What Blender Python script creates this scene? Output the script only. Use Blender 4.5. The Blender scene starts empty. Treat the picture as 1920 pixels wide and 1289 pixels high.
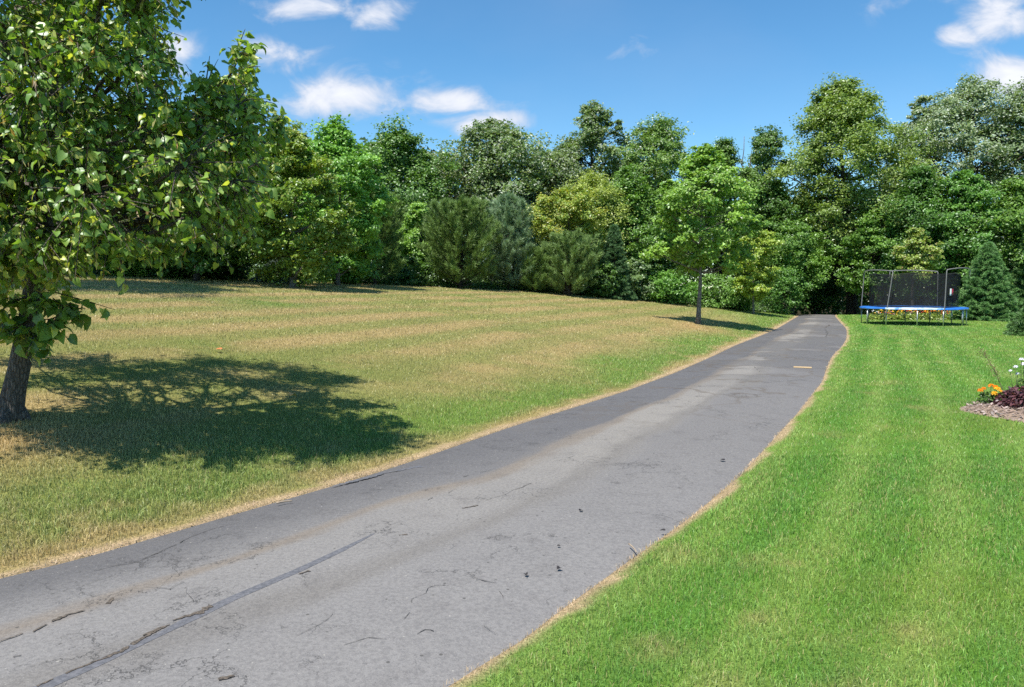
import bpy, math, random
import numpy as np
from mathutils import Vector
R = math.radians
C = bpy.context.scene
COL = C.collection

# ------------------------------------------------------------------ camera
CAMZ, FPX, HORIZ = 1.6, 1400.0, 540.0          # eye height, focal length in photo pixels, horizon row
PITCH = math.atan((644.5 - HORIZ) / FPX)
cd = bpy.data.cameras.new('camera'); cam = bpy.data.objects.new('camera', cd); COL.objects.link(cam)
cd.sensor_width = 36.0; cd.lens = FPX / 1920 * 36.0; cd.clip_end = 3000; cd.clip_start = 0.05
cam.location = (0, 0, CAMZ); cam.rotation_euler = (R(90) - PITCH, 0, 0)
C.camera = cam

# ------------------------------------------------------------------ sky, sun, exposure
SUN_AZ, SUN_EL = R(217), R(63)                 # azimuth clockwise from +Y: behind the camera, to the left
sun_dir = Vector((math.sin(SUN_AZ) * math.cos(SUN_EL), math.cos(SUN_AZ) * math.cos(SUN_EL), math.sin(SUN_EL)))
sd = bpy.data.lights.new('sun', 'SUN'); sun = bpy.data.objects.new('sun', sd); COL.objects.link(sun)
sd.energy = 4.3; sd.angle = R(0.53); sd.color = (1.0, 0.95, 0.86)
sun.rotation_euler = sun_dir.to_track_quat('Z', 'Y').to_euler(); sun.location = sun_dir * 60
C.view_settings.view_transform = 'Standard'; C.view_settings.look = 'None'
C.view_settings.exposure = 0.95; C.view_settings.gamma = 1.0
C.cycles.use_denoising = False; C.cycles.max_bounces = 8; C.cycles.diffuse_bounces = 4; C.cycles.transmission_bounces = 6
C.cycles.transparent_max_bounces = 12; C.cycles.glossy_bounces = 2
C.cycles.caustics_reflective = False; C.cycles.caustics_refractive = False


def ray(px, py):
    a = (px - 960) / FPX; b = (644.5 - py) / FPX
    return np.array([a, math.cos(PITCH) + b * math.sin(PITCH), -math.sin(PITCH) + b * math.cos(PITCH)])


def uv_dir(px, py):
    d = ray(px, py); return d[0] / d[1], d[2] / d[1]


def build_world():
    w = bpy.data.worlds.new('World'); C.world = w; w.use_nodes = True
    nt = w.node_tree; N = nt.nodes; L = nt.links; N.clear()

    def math_(op, a, b=None, c=None, clamp=False):
        n = N.new('ShaderNodeMath'); n.operation = op; n.use_clamp = clamp
        for i, v in enumerate((a, b, c)):
            if v is None: continue
            if isinstance(v, (int, float)): n.inputs[i].default_value = v
            else: L.new(v, n.inputs[i])
        return n.outputs[0]
    out = N.new('ShaderNodeOutputWorld'); bg = N.new('ShaderNodeBackground')
    sky = N.new('ShaderNodeTexSky'); sky.sky_type = 'NISHITA'; sky.sun_disc = False
    sky.sun_elevation = SUN_EL; sky.sun_rotation = SUN_AZ
    sky.altitude = 300; sky.air_density = .88; sky.dust_density = 0.1; sky.ozone_density = 2.2
    bg.inputs['Strength'].default_value = 0.112
    tc = N.new('ShaderNodeTexCoord'); sep = N.new('ShaderNodeSeparateXYZ'); L.new(tc.outputs['Generated'], sep.inputs[0])
    X, Y, Z = sep.outputs
    Ys = math_('MAXIMUM', Y, 0.05)
    U = math_('DIVIDE', X, Ys); V = math_('DIVIDE', Z, Ys)
    total = None
    for px, py, a, b, s in [(560, 12, 95, 26, 1.0), (715, 26, 75, 22, 1.0), (335, 100, 40, 40, .75), (515, 112, 70, 42, .8),
                            (640, 180, 125, 36, 1.25), (835, 194, 110, 24, 1.15), (905, 228, 85, 20, 1.2), (1170, 98, 60, 26, .68),
                            (1660, 4, 40, 22, .62), (1878, 26, 88, 40, 1.1), (1800, 60, 40, 22, .8), (1890, 146, 95, 38, 1.2)]:
        u0, v0 = uv_dir(px, py)
        du = math_('MULTIPLY', math_('SUBTRACT', U, u0), FPX / (a * 1.12)); dv = math_('MULTIPLY', math_('SUBTRACT', V, v0), FPX / (b * 1.22))
        g = math_('EXPONENT', math_('MULTIPLY', math_('ADD', math_('MULTIPLY', du, du), math_('MULTIPLY', dv, dv)), -1.0))
        g = math_('MULTIPLY', g, s)
        total = g if total is None else math_('MAXIMUM', total, g)
    total = math_('MULTIPLY', total, math_('GREATER_THAN', Y, 0.06))
    comb = N.new('ShaderNodeCombineXYZ'); L.new(U, comb.inputs[0]); L.new(math_('MULTIPLY', V, 1.7), comb.inputs[1])
    n1 = N.new('ShaderNodeTexNoise'); n1.inputs['Scale'].default_value = 12; n1.inputs['Detail'].default_value = 12; n1.inputs['Roughness'].default_value = .58
    n1.inputs['Distortion'].default_value = .5
    L.new(comb.outputs[0], n1.inputs['Vector'])
    f = math_('SUBTRACT', n1.outputs['Fac'], 0.5)
    dens = math_('ADD', total, math_('MULTIPLY', f, 2.6))
    mr = N.new('ShaderNodeMapRange'); mr.interpolation_type = 'SMOOTHSTEP'
    mr.inputs['From Min'].default_value = .22; mr.inputs['From Max'].default_value = 1.2
    L.new(dens, mr.inputs['Value'])
    cov = math_('MULTIPLY', mr.outputs[0], math_('MINIMUM', math_('MULTIPLY', total, 3.0), 1.0))
    # a thin veil of high cloud
    n2 = N.new('ShaderNodeTexNoise'); n2.inputs['Scale'].default_value = 2.2; n2.inputs['Detail'].default_value = 5
    L.new(comb.outputs[0], n2.inputs['Vector'])
    veil = math_('MULTIPLY', math_('SUBTRACT', n2.outputs['Fac'], .45, clamp=True), .35, clamp=True)
    cov = math_('MAXIMUM', cov, math_('MULTIPLY', veil, math_('GREATER_THAN', Y, 0.06)))
    mix = N.new('ShaderNodeMix'); mix.data_type = 'RGBA'
    hs = N.new('ShaderNodeHueSaturation'); hs.inputs['Saturation'].default_value = 1.22; hs.inputs['Value'].default_value = 1.0
    L.new(sky.outputs[0], hs.inputs['Color'])
    tint = N.new('ShaderNodeMix'); tint.data_type = 'RGBA'; tint.blend_type = 'MULTIPLY'; tint.inputs['Factor'].default_value = 1
    L.new(hs.outputs[0], tint.inputs[6]); tint.inputs[7].default_value = (.80, .92, .86, 1)
    L.new(cov, mix.inputs['Factor']); L.new(tint.outputs[2], mix.inputs[6]); 
    cc = N.new('ShaderNodeMix'); cc.data_type = 'RGBA'; cc.inputs[6].default_value = (3.0, 3.3, 3.95, 1); cc.inputs[7].default_value = (4.5, 4.65, 5.0, 1)
    m3 = N.new('ShaderNodeMapRange'); m3.inputs['From Min'].default_value = .55; m3.inputs['From Max'].default_value = 1.5; L.new(dens, m3.inputs['Value']); L.new(m3.outputs[0], cc.inputs['Factor'])
    L.new(cc.outputs[2], mix.inputs[7])
    L.new(mix.outputs[2], bg.inputs['Color']); L.new(bg.outputs[0], out.inputs[0])


build_world()

# ------------------------------------------------------------------ mesh helpers


def tag(o, label=None, cat=None, group=None, kind=None):
    if label: o['label'] = label
    if cat: o['category'] = cat
    if group: o['group'] = group
    if kind: o['kind'] = kind
    return o


def empty(name, loc, rz=0.0):
    o = bpy.data.objects.new(name, None); COL.objects.link(o); o.location = loc; o.rotation_euler = (0, 0, rz)
    o.empty_display_size = .3
    return o


def mesh_obj(name, V, faces, mat, parent=None, fcol=None, vcol=None, smooth=False, mats=None, fmat=None, loc=None):
    """faces: list of int arrays (n,3) or (n,4); fcol (F,3) or vcol (V,3) stored as the attribute 'col'."""
    V = np.asarray(V, np.float32)
    faces = [np.asarray(f, np.int32) for f in faces if len(f)]
    me = bpy.data.meshes.new(name)
    me.vertices.add(len(V)); me.vertices.foreach_set('co', V.ravel())
    loops = np.concatenate([f.ravel() for f in faces])
    tot = np.concatenate([np.full(len(f), f.shape[1], np.int32) for f in faces])
    start = np.concatenate([[0], np.cumsum(tot)[:-1]]).astype(np.int32)
    me.loops.add(len(loops)); me.loops.foreach_set('vertex_index', loops)
    me.polygons.add(len(tot)); me.polygons.foreach_set('loop_start', start)
    me.polygons.foreach_set('use_smooth', np.full(len(tot), smooth, bool))
    for m in (mats or [mat]): me.materials.append(m)
    if fmat is not None: me.polygons.foreach_set('material_index', np.asarray(fmat, np.int32))
    if fcol is not None or vcol is not None:
        dom, c = ('FACE', fcol) if fcol is not None else ('POINT', vcol)
        a = me.attributes.new('col', 'FLOAT_COLOR', dom)
        c4 = np.ones((len(c), 4), np.float32); c4[:, :3] = c
        a.data.foreach_set('color', c4.ravel())
    me.update(); me.validate()
    o = bpy.data.objects.new(name, me); COL.objects.link(o)
    if parent is not None: o.parent = parent
    if loc is not None: o.location = loc
    return o


class MB:
    def __init__(s): s.v = []; s.q = []; s.t = []; s.n = 0

    def add(s, V, quads=None, tris=None):
        V = np.asarray(V, float)
        if quads is not None and len(quads): s.q.append(np.asarray(quads) + s.n)
        if tris is not None and len(tris): s.t.append(np.asarray(tris) + s.n)
        s.v.append(V); s.n += len(V); return s

    def tube(s, pts, radii, sides=8, cap=True):
        pts = np.asarray(pts, float); n = len(pts)
        radii = np.broadcast_to(np.asarray(radii, float), (n,))
        d = np.gradient(pts, axis=0); d /= np.linalg.norm(d, axis=1)[:, None] + 1e-9
        ref = np.array([0, 0, 1.0]) if abs(d[:, 2]).mean() < .8 else np.array([1.0, 0, 0])
        a = np.cross(d, ref); a /= np.linalg.norm(a, axis=1)[:, None] + 1e-9
        b = np.cross(d, a)
        th = np.arange(sides) * 2 * math.pi / sides
        V = pts[:, None] + radii[:, None, None] * (a[:, None] * np.cos(th)[None, :, None] + b[:, None] * np.sin(th)[None, :, None])
        V = V.reshape(-1, 3)
        i = np.arange(n - 1)[:, None] * sides; j = np.arange(sides)[None]; k = (j + 1) % sides
        q = np.stack([i + j, i + k, i + sides + k, i + sides + j], -1).reshape(-1, 4)
        t = []
        if cap:
            V = np.vstack([V, pts[:1], pts[-1:]]); c0, c1 = n * sides, n * sides + 1
            jj = np.arange(sides); kk = (jj + 1) % sides
            t = np.vstack([np.stack([np.full(sides, c0), kk, jj], -1), np.stack([np.full(sides, c1), (n - 1) * sides + jj, (n - 1) * sides + kk], -1)])
        return s.add(V, q, t)

    def box(s, c, size, rz=0.0, tilt=0.0):
        x, y, z = np.array(size) / 2
        V = np.array([[-x, -y, -z], [x, -y, -z], [x, y, -z], [-x, y, -z], [-x, -y, z], [x, -y, z], [x, y, z], [-x, y, z]])
        ct, st = math.cos(tilt), math.sin(tilt); V = V @ np.array([[ct, 0, -st], [0, 1, 0], [st, 0, ct]])
        cz, sz = math.cos(rz), math.sin(rz); V = V @ np.array([[cz, sz, 0], [-sz, cz, 0], [0, 0, 1]])
        return s.add(V + np.asarray(c, float), [[0, 3, 2, 1], [4, 5, 6, 7], [0, 1, 5, 4], [1, 2, 6, 5], [2, 3, 7, 6], [3, 0, 4, 7]])

    def build(s, name, mat, parent=None, smooth=True, loc=None):
        f = []
        if s.q: f.append(np.vstack(s.q))
        if s.t: f.append(np.vstack(s.t))
        return mesh_obj(name, np.vstack(s.v), f, mat, parent, smooth=smooth, loc=loc)


def vnoise(x, y, seed=0):
    x = np.asarray(x, float); y = np.asarray(y, float)
    xi = np.floor(x).astype(np.int64); yi = np.floor(y).astype(np.int64); xf = x - xi; yf = y - yi
    xf = xf * xf * (3 - 2 * xf); yf = yf * yf * (3 - 2 * yf)

    def h(a, b):
        n = (a * 374761393 + b * 668265263 + seed * 974634777) & 0xffffffff
        n = ((n ^ (n >> 13)) * 1274126177) & 0xffffffff
        return ((n ^ (n >> 16)) & 0xffff) / 65535.0
    return (h(xi, yi) * (1 - xf) + h(xi + 1, yi) * xf) * (1 - yf) + (h(xi, yi + 1) * (1 - xf) + h(xi + 1, yi + 1) * xf) * yf


def fbm(x, y, seed=0, oct=4):
    r = 0; a = .5; t = 0
    for k in range(oct):
        r = r + a * vnoise(np.asarray(x) * 2 ** k, np.asarray(y) * 2 ** k, seed + k); t += a; a *= .55
    return r / t


def sstep(a, b, x):
    t = np.clip((np.asarray(x, float) - a) / (b - a), 0, 1); return t * t * (3 - 2 * t)


# ------------------------------------------------------------------ lie of the land
def g0(px, py):                                # a photo pixel on the flat ground z = 0
    d = ray(px, py); k = CAMZ / -d[2]; return d[0] * k, d[1] * k


_L = [(0, 1081), (106, 1057), (211, 1028), (332, 993), (520, 939), (700, 887), (794, 856), (900, 819), (981, 791), (1044, 773),
      (1169, 734), (1262, 700), (1340, 666), (1379, 647), (1427, 629), (1455, 617.5), (1501, 590.5)]
_Rr = [(860, 1277), (917, 1234), (988, 1200), (1020, 1165), (1066, 1133), (1112, 1101), (1181, 1050), (1250, 1002), (1300, 966),
       (1390, 890), (1440, 835), (1500, 770), (1530, 730), (1543, 716), (1549, 693), (1560, 668), (1579, 650), (1588, 634), (1588, 617),
       (1575, 604), (1564, 591)]


def edge(pts, near, far):
    P = sorted([g0(*p) for p in pts], key=lambda q: q[1])
    P = near + [p for p in P if p[1] > near[-1][1] + .2] + far
    a = np.array(P); ys = np.arange(-30, 120, .1); xs = np.interp(ys, a[:, 1], a[:, 0])
    # smooth with a width that grows with distance
    out = np.empty_like(xs)
    for i, y in enumerate(ys):
        w = max(.15, .05 * abs(y)); m = np.exp(-((ys - y) / w) ** 2); out[i] = (xs * m).sum() / m.sum()
    return ys, out


YS, XL_ = edge(_L, [(-27, -30), (-9.5, -4.0), (-6.0, 0.4), (-4.6, 2.0), (-3.6, 3.2)], [(17.6, 47), (18.6, 56), (16, 72), (5, 120)])
_, XR_ = edge(_Rr, [(-24, -30), (-6.2, -4.0), (-2.3, 0.4), (-1.15, 1.8)], [(20.6, 47), (21.8, 56), (19, 72), (8, 120)])
xl = lambda y: np.interp(y, YS, XL_)
xr = lambda y: np.interp(y, YS, XR_)
_UU = np.array([0, .25, .6, 1.2, 2.3, 3.2, 4.6, 6.9, 11.3, 15.8, 21.7, 30, 45, 100, 500])
_ZZ = np.array([0, .015, .045, .13, .29, .42, .62, .95, 1.45, 1.78, 2.08, 2.3, 2.4, 2.5, 2.5])
_ug = np.linspace(0, 60, 1201); _zg = np.interp(_ug, _UU, _ZZ)
_zs = np.array([(lambda m: (m * _zg).sum() / m.sum())(np.exp(-((_ug - u) / max(.08, .22 * u)) ** 2)) for u in _ug])


def udist(x, y): return .9 * (xl(y) - x)


def zt(x, y):
    x = np.asarray(x, float); y = np.asarray(y, float)
    z = np.interp(np.maximum(udist(x, y), 0), _ug, _zs)
    z = z + .05 * (fbm(x * .12, y * .12, 5, 2) - .5) * sstep(.6, 4, udist(x, y))
    drop = np.maximum(0, y - 43.0); drop = np.where(drop < 40, .055 * drop * sstep(0, 5, drop), .055 * 40)
    return z - drop * sstep(9, 14.5, x)


def gpt(px, py):                               # a photo pixel on the modelled ground
    d = ray(px, py); ks = np.linspace(2, 140, 20000) / d[1]
    P = d[None] * ks[:, None] + np.array([0, 0, CAMZ]); below = P[:, 2] < zt(P[:, 0], P[:, 1])
    i = int(np.argmax(below)) if below.any() else len(ks) - 1
    return P[i, 0], P[i, 1], float(zt(P[i, 0], P[i, 1]))


def at(px, d):                                 # ground point straight below photo column px, d metres ahead
    x = (px - 960) / FPX * d; return x, d, float(zt(x, d))


# the edge of the wood, left to right
_WX = [-60, -34, -24, -15, -5.9, 1, 6.5, 12.6, 15.6, 17.5, 20.4, 21.3, 23.5, 30, 40, 60]
_WY = [15, 18, 23, 26.3, 32, 36, 38.5, 41.5, 43.6, 48, 48, 43.5, 40.5, 39.5, 35, 30]
wood_y = lambda x: np.interp(x, _WX, _WY)

# ------------------------------------------------------------------ materials


class NT:
    def __init__(s, name):
        s.m = bpy.data.materials.new(name); s.m.use_nodes = True; s.t = s.m.node_tree; s.t.nodes.clear()
        s.out = s.n('ShaderNodeOutputMaterial')

    def n(s, t, **kw):
        n = s.t.nodes.new(t)
        for k, v in kw.items():
            if k.startswith('_'): setattr(n, k[1:], v)
            else: s.set(n.inputs[k.replace('__', ' ')], v)
        return n

    def set(s, sock, v):
        if isinstance(v, bpy.types.NodeSocket): s.t.links.new(v, sock)
        elif isinstance(v, bpy.types.Node): s.t.links.new(v.outputs[0], sock)
        elif isinstance(v, tuple) and len(v) == 3 and sock.type == 'RGBA': sock.default_value = (*v, 1)
        else: sock.default_value = v

    def mix(s, fac, a, b, blend='MIX'):
        n = s.t.nodes.new('ShaderNodeMix'); n.data_type = 'RGBA'; n.blend_type = blend
        s.set(n.inputs[0], fac); s.set(n.inputs[6], a); s.set(n.inputs[7], b); return n.outputs[2]

    def math(s, op, a, b=0.0, clamp=False):
        n = s.t.nodes.new('ShaderNodeMath'); n.operation = op; n.use_clamp = clamp
        s.set(n.inputs[0], a); s.set(n.inputs[1], b); return n.outputs[0]

    def noise(s, scale, detail=4, rough=.55, vec=None, out='Fac'):
        n = s.n('ShaderNodeTexNoise', Scale=scale, Detail=float(detail), Roughness=rough)
        s.set(n.inputs['Vector'], vec if vec is not None else s.pos()); return n.outputs[out]

    def pos(s):
        if not hasattr(s, '_p'): s._p = s.n('ShaderNodeNewGeometry').outputs['Position']
        return s._p

    def ramp(s, fac, a, b, lo=0.0, hi=1.0):
        n = s.n('ShaderNodeMapRange', _interpolation_type='SMOOTHSTEP'); s.set(n.inputs['Value'], fac)
        s.set(n.inputs['From Min'], a); s.set(n.inputs['From Max'], b); s.set(n.inputs['To Min'], lo); s.set(n.inputs['To Max'], hi); return n.outputs[0]

    def done(s, sh): s.t.links.new(sh.outputs[0] if isinstance(sh, bpy.types.Node) else sh, s.out.inputs['Surface']); return s.m


def leaf_material(name, trans=.34, gloss=.10, rough=.42, under=1.25, tcol=(1.25, 1.35, .55)):
    k = NT(name); a = k.n('ShaderNodeAttribute', _attribute_name='col').outputs['Color']
    bf = k.n('ShaderNodeNewGeometry').outputs['Backfacing']
    pale = k.mix(1.0, a, (under, under * .98, under * 1.08), 'MULTIPLY')
    c = k.mix(bf, a, pale)
    nz = k.noise(9.0, 2); c = k.mix(k.ramp(nz, .3, .7, 0, .3), c, k.mix(1.0, c, (.72, .8, .7), 'MULTIPLY'))
    dif = k.n('ShaderNodeBsdfDiffuse', Color=c); tr = k.n('ShaderNodeBsdfTranslucent', Color=k.mix(1.0, c, tcol, 'MULTIPLY'))
    gl = k.n('ShaderNodeBsdfGlossy', Color=(.9, .95, 1.0), Roughness=rough)
    m1 = k.n('ShaderNodeMixShader', Fac=trans); k.t.links.new(dif.outputs[0], m1.inputs[1]); k.t.links.new(tr.outputs[0], m1.inputs[2])
    fc = k.n('ShaderNodeLayerWeight', Blend=.3).outputs['Facing']
    m2 = k.n('ShaderNodeMixShader', Fac=k.math('MULTIPLY', k.math('ADD', k.math('MULTIPLY', fc, 1.2), .35), gloss, True)); k.t.links.new(m1.outputs[0], m2.inputs[1]); k.t.links.new(gl.outputs[0], m2.inputs[2])
    return k.done(m2)


def bark_material(name, a, b, scale=10.0):
    k = NT(name); mp = k.n('ShaderNodeMapping', Scale=(1.0, 1.0, .22)); k.set(mp.inputs['Vector'], k.pos())
    n1 = k.noise(scale * 3, 6, .65, mp.outputs[0]); n2 = k.noise(2.0, 3)
    v = k.n('ShaderNodeTexVoronoi', _feature='DISTANCE_TO_EDGE', Scale=scale * 3.4); k.set(v.inputs['Vector'], mp.outputs[0])
    c = k.mix(k.ramp(n1, .3, .7), a, b); c = k.mix(k.ramp(v.outputs['Distance'], 0, .12, .75, 0), c, tuple(x * .3 for x in a))
    c = k.mix(k.ramp(n2, .55, .8, 0, .35), c, (.14, .15, .11))
    p = k.n('ShaderNodeBsdfPrincipled', Roughness=.9); k.set(p.inputs['Base Color'], c)
    bp = k.n('ShaderNodeBump', Strength=.8, Distance=.02)
    k.set(bp.inputs['Height'], k.math('ADD', n1, k.ramp(v.outputs['Distance'], 0, .2))); k.t.links.new(bp.outputs[0], p.inputs['Normal'])
    return k.done(p)


def plain(name, col, rough=.5, metal=0.0, var=.12, scale=14.0, bump=0.0):
    k = NT(name); nz = k.noise(scale, 5)
    c = k.mix(k.ramp(nz, .25, .75), tuple(x * (1 - var) for x in col), tuple(min(1, x * (1 + var)) for x in col))
    p = k.n('ShaderNodeBsdfPrincipled', Roughness=rough, Metallic=metal); k.set(p.inputs['Base Color'], c)
    if bump:
        bp = k.n('ShaderNodeBump', Strength=bump, Distance=.01); k.set(bp.inputs['Height'], nz); k.t.links.new(bp.outputs[0], p.inputs['Normal'])
    return k.done(p)


M_leaf = leaf_material('foliage', .42, .07, tcol=(1.25, 1.3, .6))
M_linden = leaf_material('linden_foliage', .46, .07, .42, 1.4, (1.45, 1.5, .5))
M_needle = leaf_material('needles', .18, .05, .5, 1.0, (1.1, 1.2, .7))
M_grass = leaf_material('grass_blades', .28, .07, .5, 1.0, (1.05, 1.08, .9))
M_petal = leaf_material('petals', .3, .03, .5, 1.0, (1, 1, 1))
M_bark = bark_material('bark', (.10, .075, .055), (.21, .17, .135))
M_barkgrey = bark_material('grey_bark', (.13, .115, .10), (.27, .25, .22))
M_barkdark = bark_material('dark_bark', (.045, .036, .03), (.10, .082, .066))

# ------------------------------------------------------------------ lawn colours (own colour of the turf: dry, green, mown stripes; plus a tint for the linden's shadow)
TAN = np.array([.49, .38, .178]); OLIVE = np.array([.315, .315, .11]); GREEN = np.array([.20, .32, .065])
LUSH = np.array([.160, .330, .050]); LUSH2 = np.array([.295, .430, .100]); DEEP = np.array([.100, .238, .042]); STRAW = np.array([.60, .445, .285])


def mixc(a, b, f): f = np.asarray(f)[..., None]; return a * (1 - f) + b * f


def lawn_colour(x, y):
    x = np.asarray(x, float); y = np.asarray(y, float)
    u = udist(x, y); w = x - xr(y)
    # left: drought-dry turf, greener close to the drive
    n = fbm(x * .55, y * .55, 11); n2 = fbm(x * 2.1, y * 2.1, 12); n3 = fbm(x * .16, y * .16, 13)
    n4 = fbm(x * 6, y * 6, 15, 3)
    c = mixc(np.broadcast_to(TAN, x.shape + (3,)), OLIVE, .85 * sstep(.42, .72, .5 * n + .3 * n2 + .2 * n4))
    stripe = .5 + .5 * np.sin((u + .6 * n3 + .3 * n) * 2 * math.pi / 1.5)
    c = mixc(c, OLIVE * np.array([.95, 1.03, .95]), .8 * sstep(.35, .75, stripe) * sstep(1.5, 4, u))
    band = sstep(.14, .5, u + .55 * (n2 - .5)) * (1 - sstep(.7, 2.4, u + 2.2 * (n - .5) + .9 * (n2 - .5)))
    c = mixc(c, GREEN, .9 * band * sstep(.14, .48, .6 * n2 + .4 * n4) * (.8 + .25 * sstep(5, 9, y)))
    shady = np.exp(-(((x + 2.9) / 1.9) ** 2 + ((y - 8.4) / 2.6) ** 2))             # green painted into the turf where the linden's shadow falls
    c = mixc(c, GREEN * .9, .68 * shady * sstep(.33, .62, n + .1))
    c = mixc(c, GREEN, .75 * sstep(.60, .74, n3 * .6 + n * .4))
    farg = sstep(27, 40, y) * (1 - sstep(1.5, 6.5, u)); c = mixc(c, GREEN * 1.05, .75 * farg)
    bare = np.exp(-(((x - 6.3) / 1.3) ** 2 + ((y - 25.6) / 1.6) ** 2)) + np.exp(-(((x + 4.45) / .75) ** 2 + ((y - 6.2) / .65) ** 2))
    c = mixc(c, TAN * np.array([1.1, 1.0, 1.0]), .8 * bare.clip(0, 1))
    # right: watered, bright green
    m = fbm(x * .7, y * .7, 21); m2 = fbm(x * 2.6, y * 2.6, 22); m4 = fbm(x * 7, y * 7, 23, 3)
    r = mixc(np.broadcast_to(LUSH, x.shape + (3,)), LUSH2, sstep(.42, .75, .5 * m2 + .3 * m4 + .2 * m))
    r = mixc(r, DEEP, .7 * sstep(.46, .72, .4 * m + .35 * m4 + .25 * m2))
    ww = w + .25 * (m - .5) + .3 * (fbm(x * .2, y * .2, 25, 2) - .5)
    st = np.sin(ww * 2 * math.pi / .82)
    r = mixc(r, LUSH2 * np.array([1.05, 1.02, 1.1]), .46 * sstep(.1, .9, st)); r = mixc(r, DEEP * 1.25, .40 * sstep(.1, .9, -st))
    r = mixc(r, TAN, .30 * sstep(.58, .74, .55 * m2 + .45 * fbm(x * 1.1, y * 1.1, 27)))
    r = mixc(r, np.array([.24, .33, .06]), .45 * sstep(.5, .7, fbm(x * .45 + 7, y * .45, 28)))
    for (px_, py_, rr) in ((1225, 1215, .10), (1712, 1190, .10), (1000, 940, .0), (1420, 1165, .07), (1480, 1060, .06)):
        if rr:
            gx, gy = g0(px_, py_); r = mixc(r, TAN, .5 * np.exp(-(((x - gx) ** 2 + (y - gy) ** 2) / rr ** 2)))
    out = np.where((w > 0)[..., None], r, c)
    # dead straw along both edges of the drive
    e = np.where(w > 0, w, u); wob = .09 * (fbm(x * 2.4, y * 2.4, 31, 4) - .5) * 2 + .05 * (vnoise(x * 14, y * 14, 37) - .5)
    wid = (np.where(w > 0, .024, .045) + .0012 * np.clip(y, 0, 40)) * (2.3 * fbm(x * 1.1, y * 1.1, 38, 4) - .1).clip(.12, 2)
    out = mixc(out, STRAW * (.8 + .4 * fbm(x * 9, y * 9, 33, 2))[..., None], .95 * (1 - sstep(wid * .7, wid * 1.5 + .06, e + wob)))
    # under the trees the turf gives way to leaf mould
    soil = np.array([.055, .05, .03]) * (.6 + .8 * fbm(x * 1.5, y * 1.5, 41))[..., None]
    out = mixc(out, soil, sstep(-.2, 1.0, y - wood_y(x) + .8 * (fbm(x * .5, y * .5, 42, 2) - .5)))
    return out


def build_ground():
    ys = np.concatenate([[-400, -150, -60, -30, -20], np.arange(-14, 1, 1.0), np.arange(1, 14, .12), np.arange(14, 30, .3), np.arange(30, 56, .6), [58, 62, 68, 76, 90, 110, 200, 500, 1500]])
    off = np.concatenate([[0, .03, .08, .15, .25], np.arange(.4, 3, .15), np.arange(3, 12, .4), np.arange(12, 40, 1.2), [42, 48, 60, 90, 160, 400, 1500]])
    n = len(off); rows = []
    for y in ys:
        a = xl(y) - off[::-1] / .9; b = xr(y) + off
        mid = np.array([xl(y) + .03, xr(y) - .03])
        rows.append(np.stack([np.concatenate([a, mid, b]), np.full(2 * n + 2, y)], -1))
    P = np.array(rows); x, y = P[..., 0], P[..., 1]; z = zt(x, y)
    z[:, n:n + 2] -= .05; z[:, n - 1] -= .004; z[:, n + 2] -= .004
    V = np.stack([x, y, z], -1).reshape(-1, 3); nr, nc = x.shape
    i = np.arange(nr - 1)[:, None] * nc; j = np.arange(nc - 1)[None]
    q = np.stack([i + j, i + j + 1, i + nc + j + 1, i + nc + j], -1).reshape(-1, 4)
    col = lawn_colour(V[:, 0], V[:, 1]) * .62
    k = NT('turf'); a = k.n('ShaderNodeAttribute', _attribute_name='col').outputs['Color']
    n1 = k.noise(60.0, 4, .7); n2 = k.noise(7.0, 4)
    c = k.mix(k.ramp(n1, .3, .7), k.mix(1.0, a, (.55, .58, .5), 'MULTIPLY'), k.mix(1.0, a, (1.35, 1.3, 1.3), 'MULTIPLY'))
    c = k.mix(k.ramp(n2, .4, .7, 0, .35), c, k.mix(1.0, c, (.8, .85, .8), 'MULTIPLY'))
    p = k.n('ShaderNodeBsdfDiffuse'); k.set(p.inputs['Color'], c)
    bp = k.n('ShaderNodeBump', Strength=.7, Distance=.03); k.set(bp.inputs['Height'], n1); k.t.links.new(bp.outputs[0], p.inputs['Normal'])
    o = mesh_obj('ground', V, [q], k.done(p), vcol=col, smooth=True); tag(o, 'sloping lawn ground with wood floor behind', 'ground', kind='structure')


build_ground()

# ------------------------------------------------------------------ the asphalt drive


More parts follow.
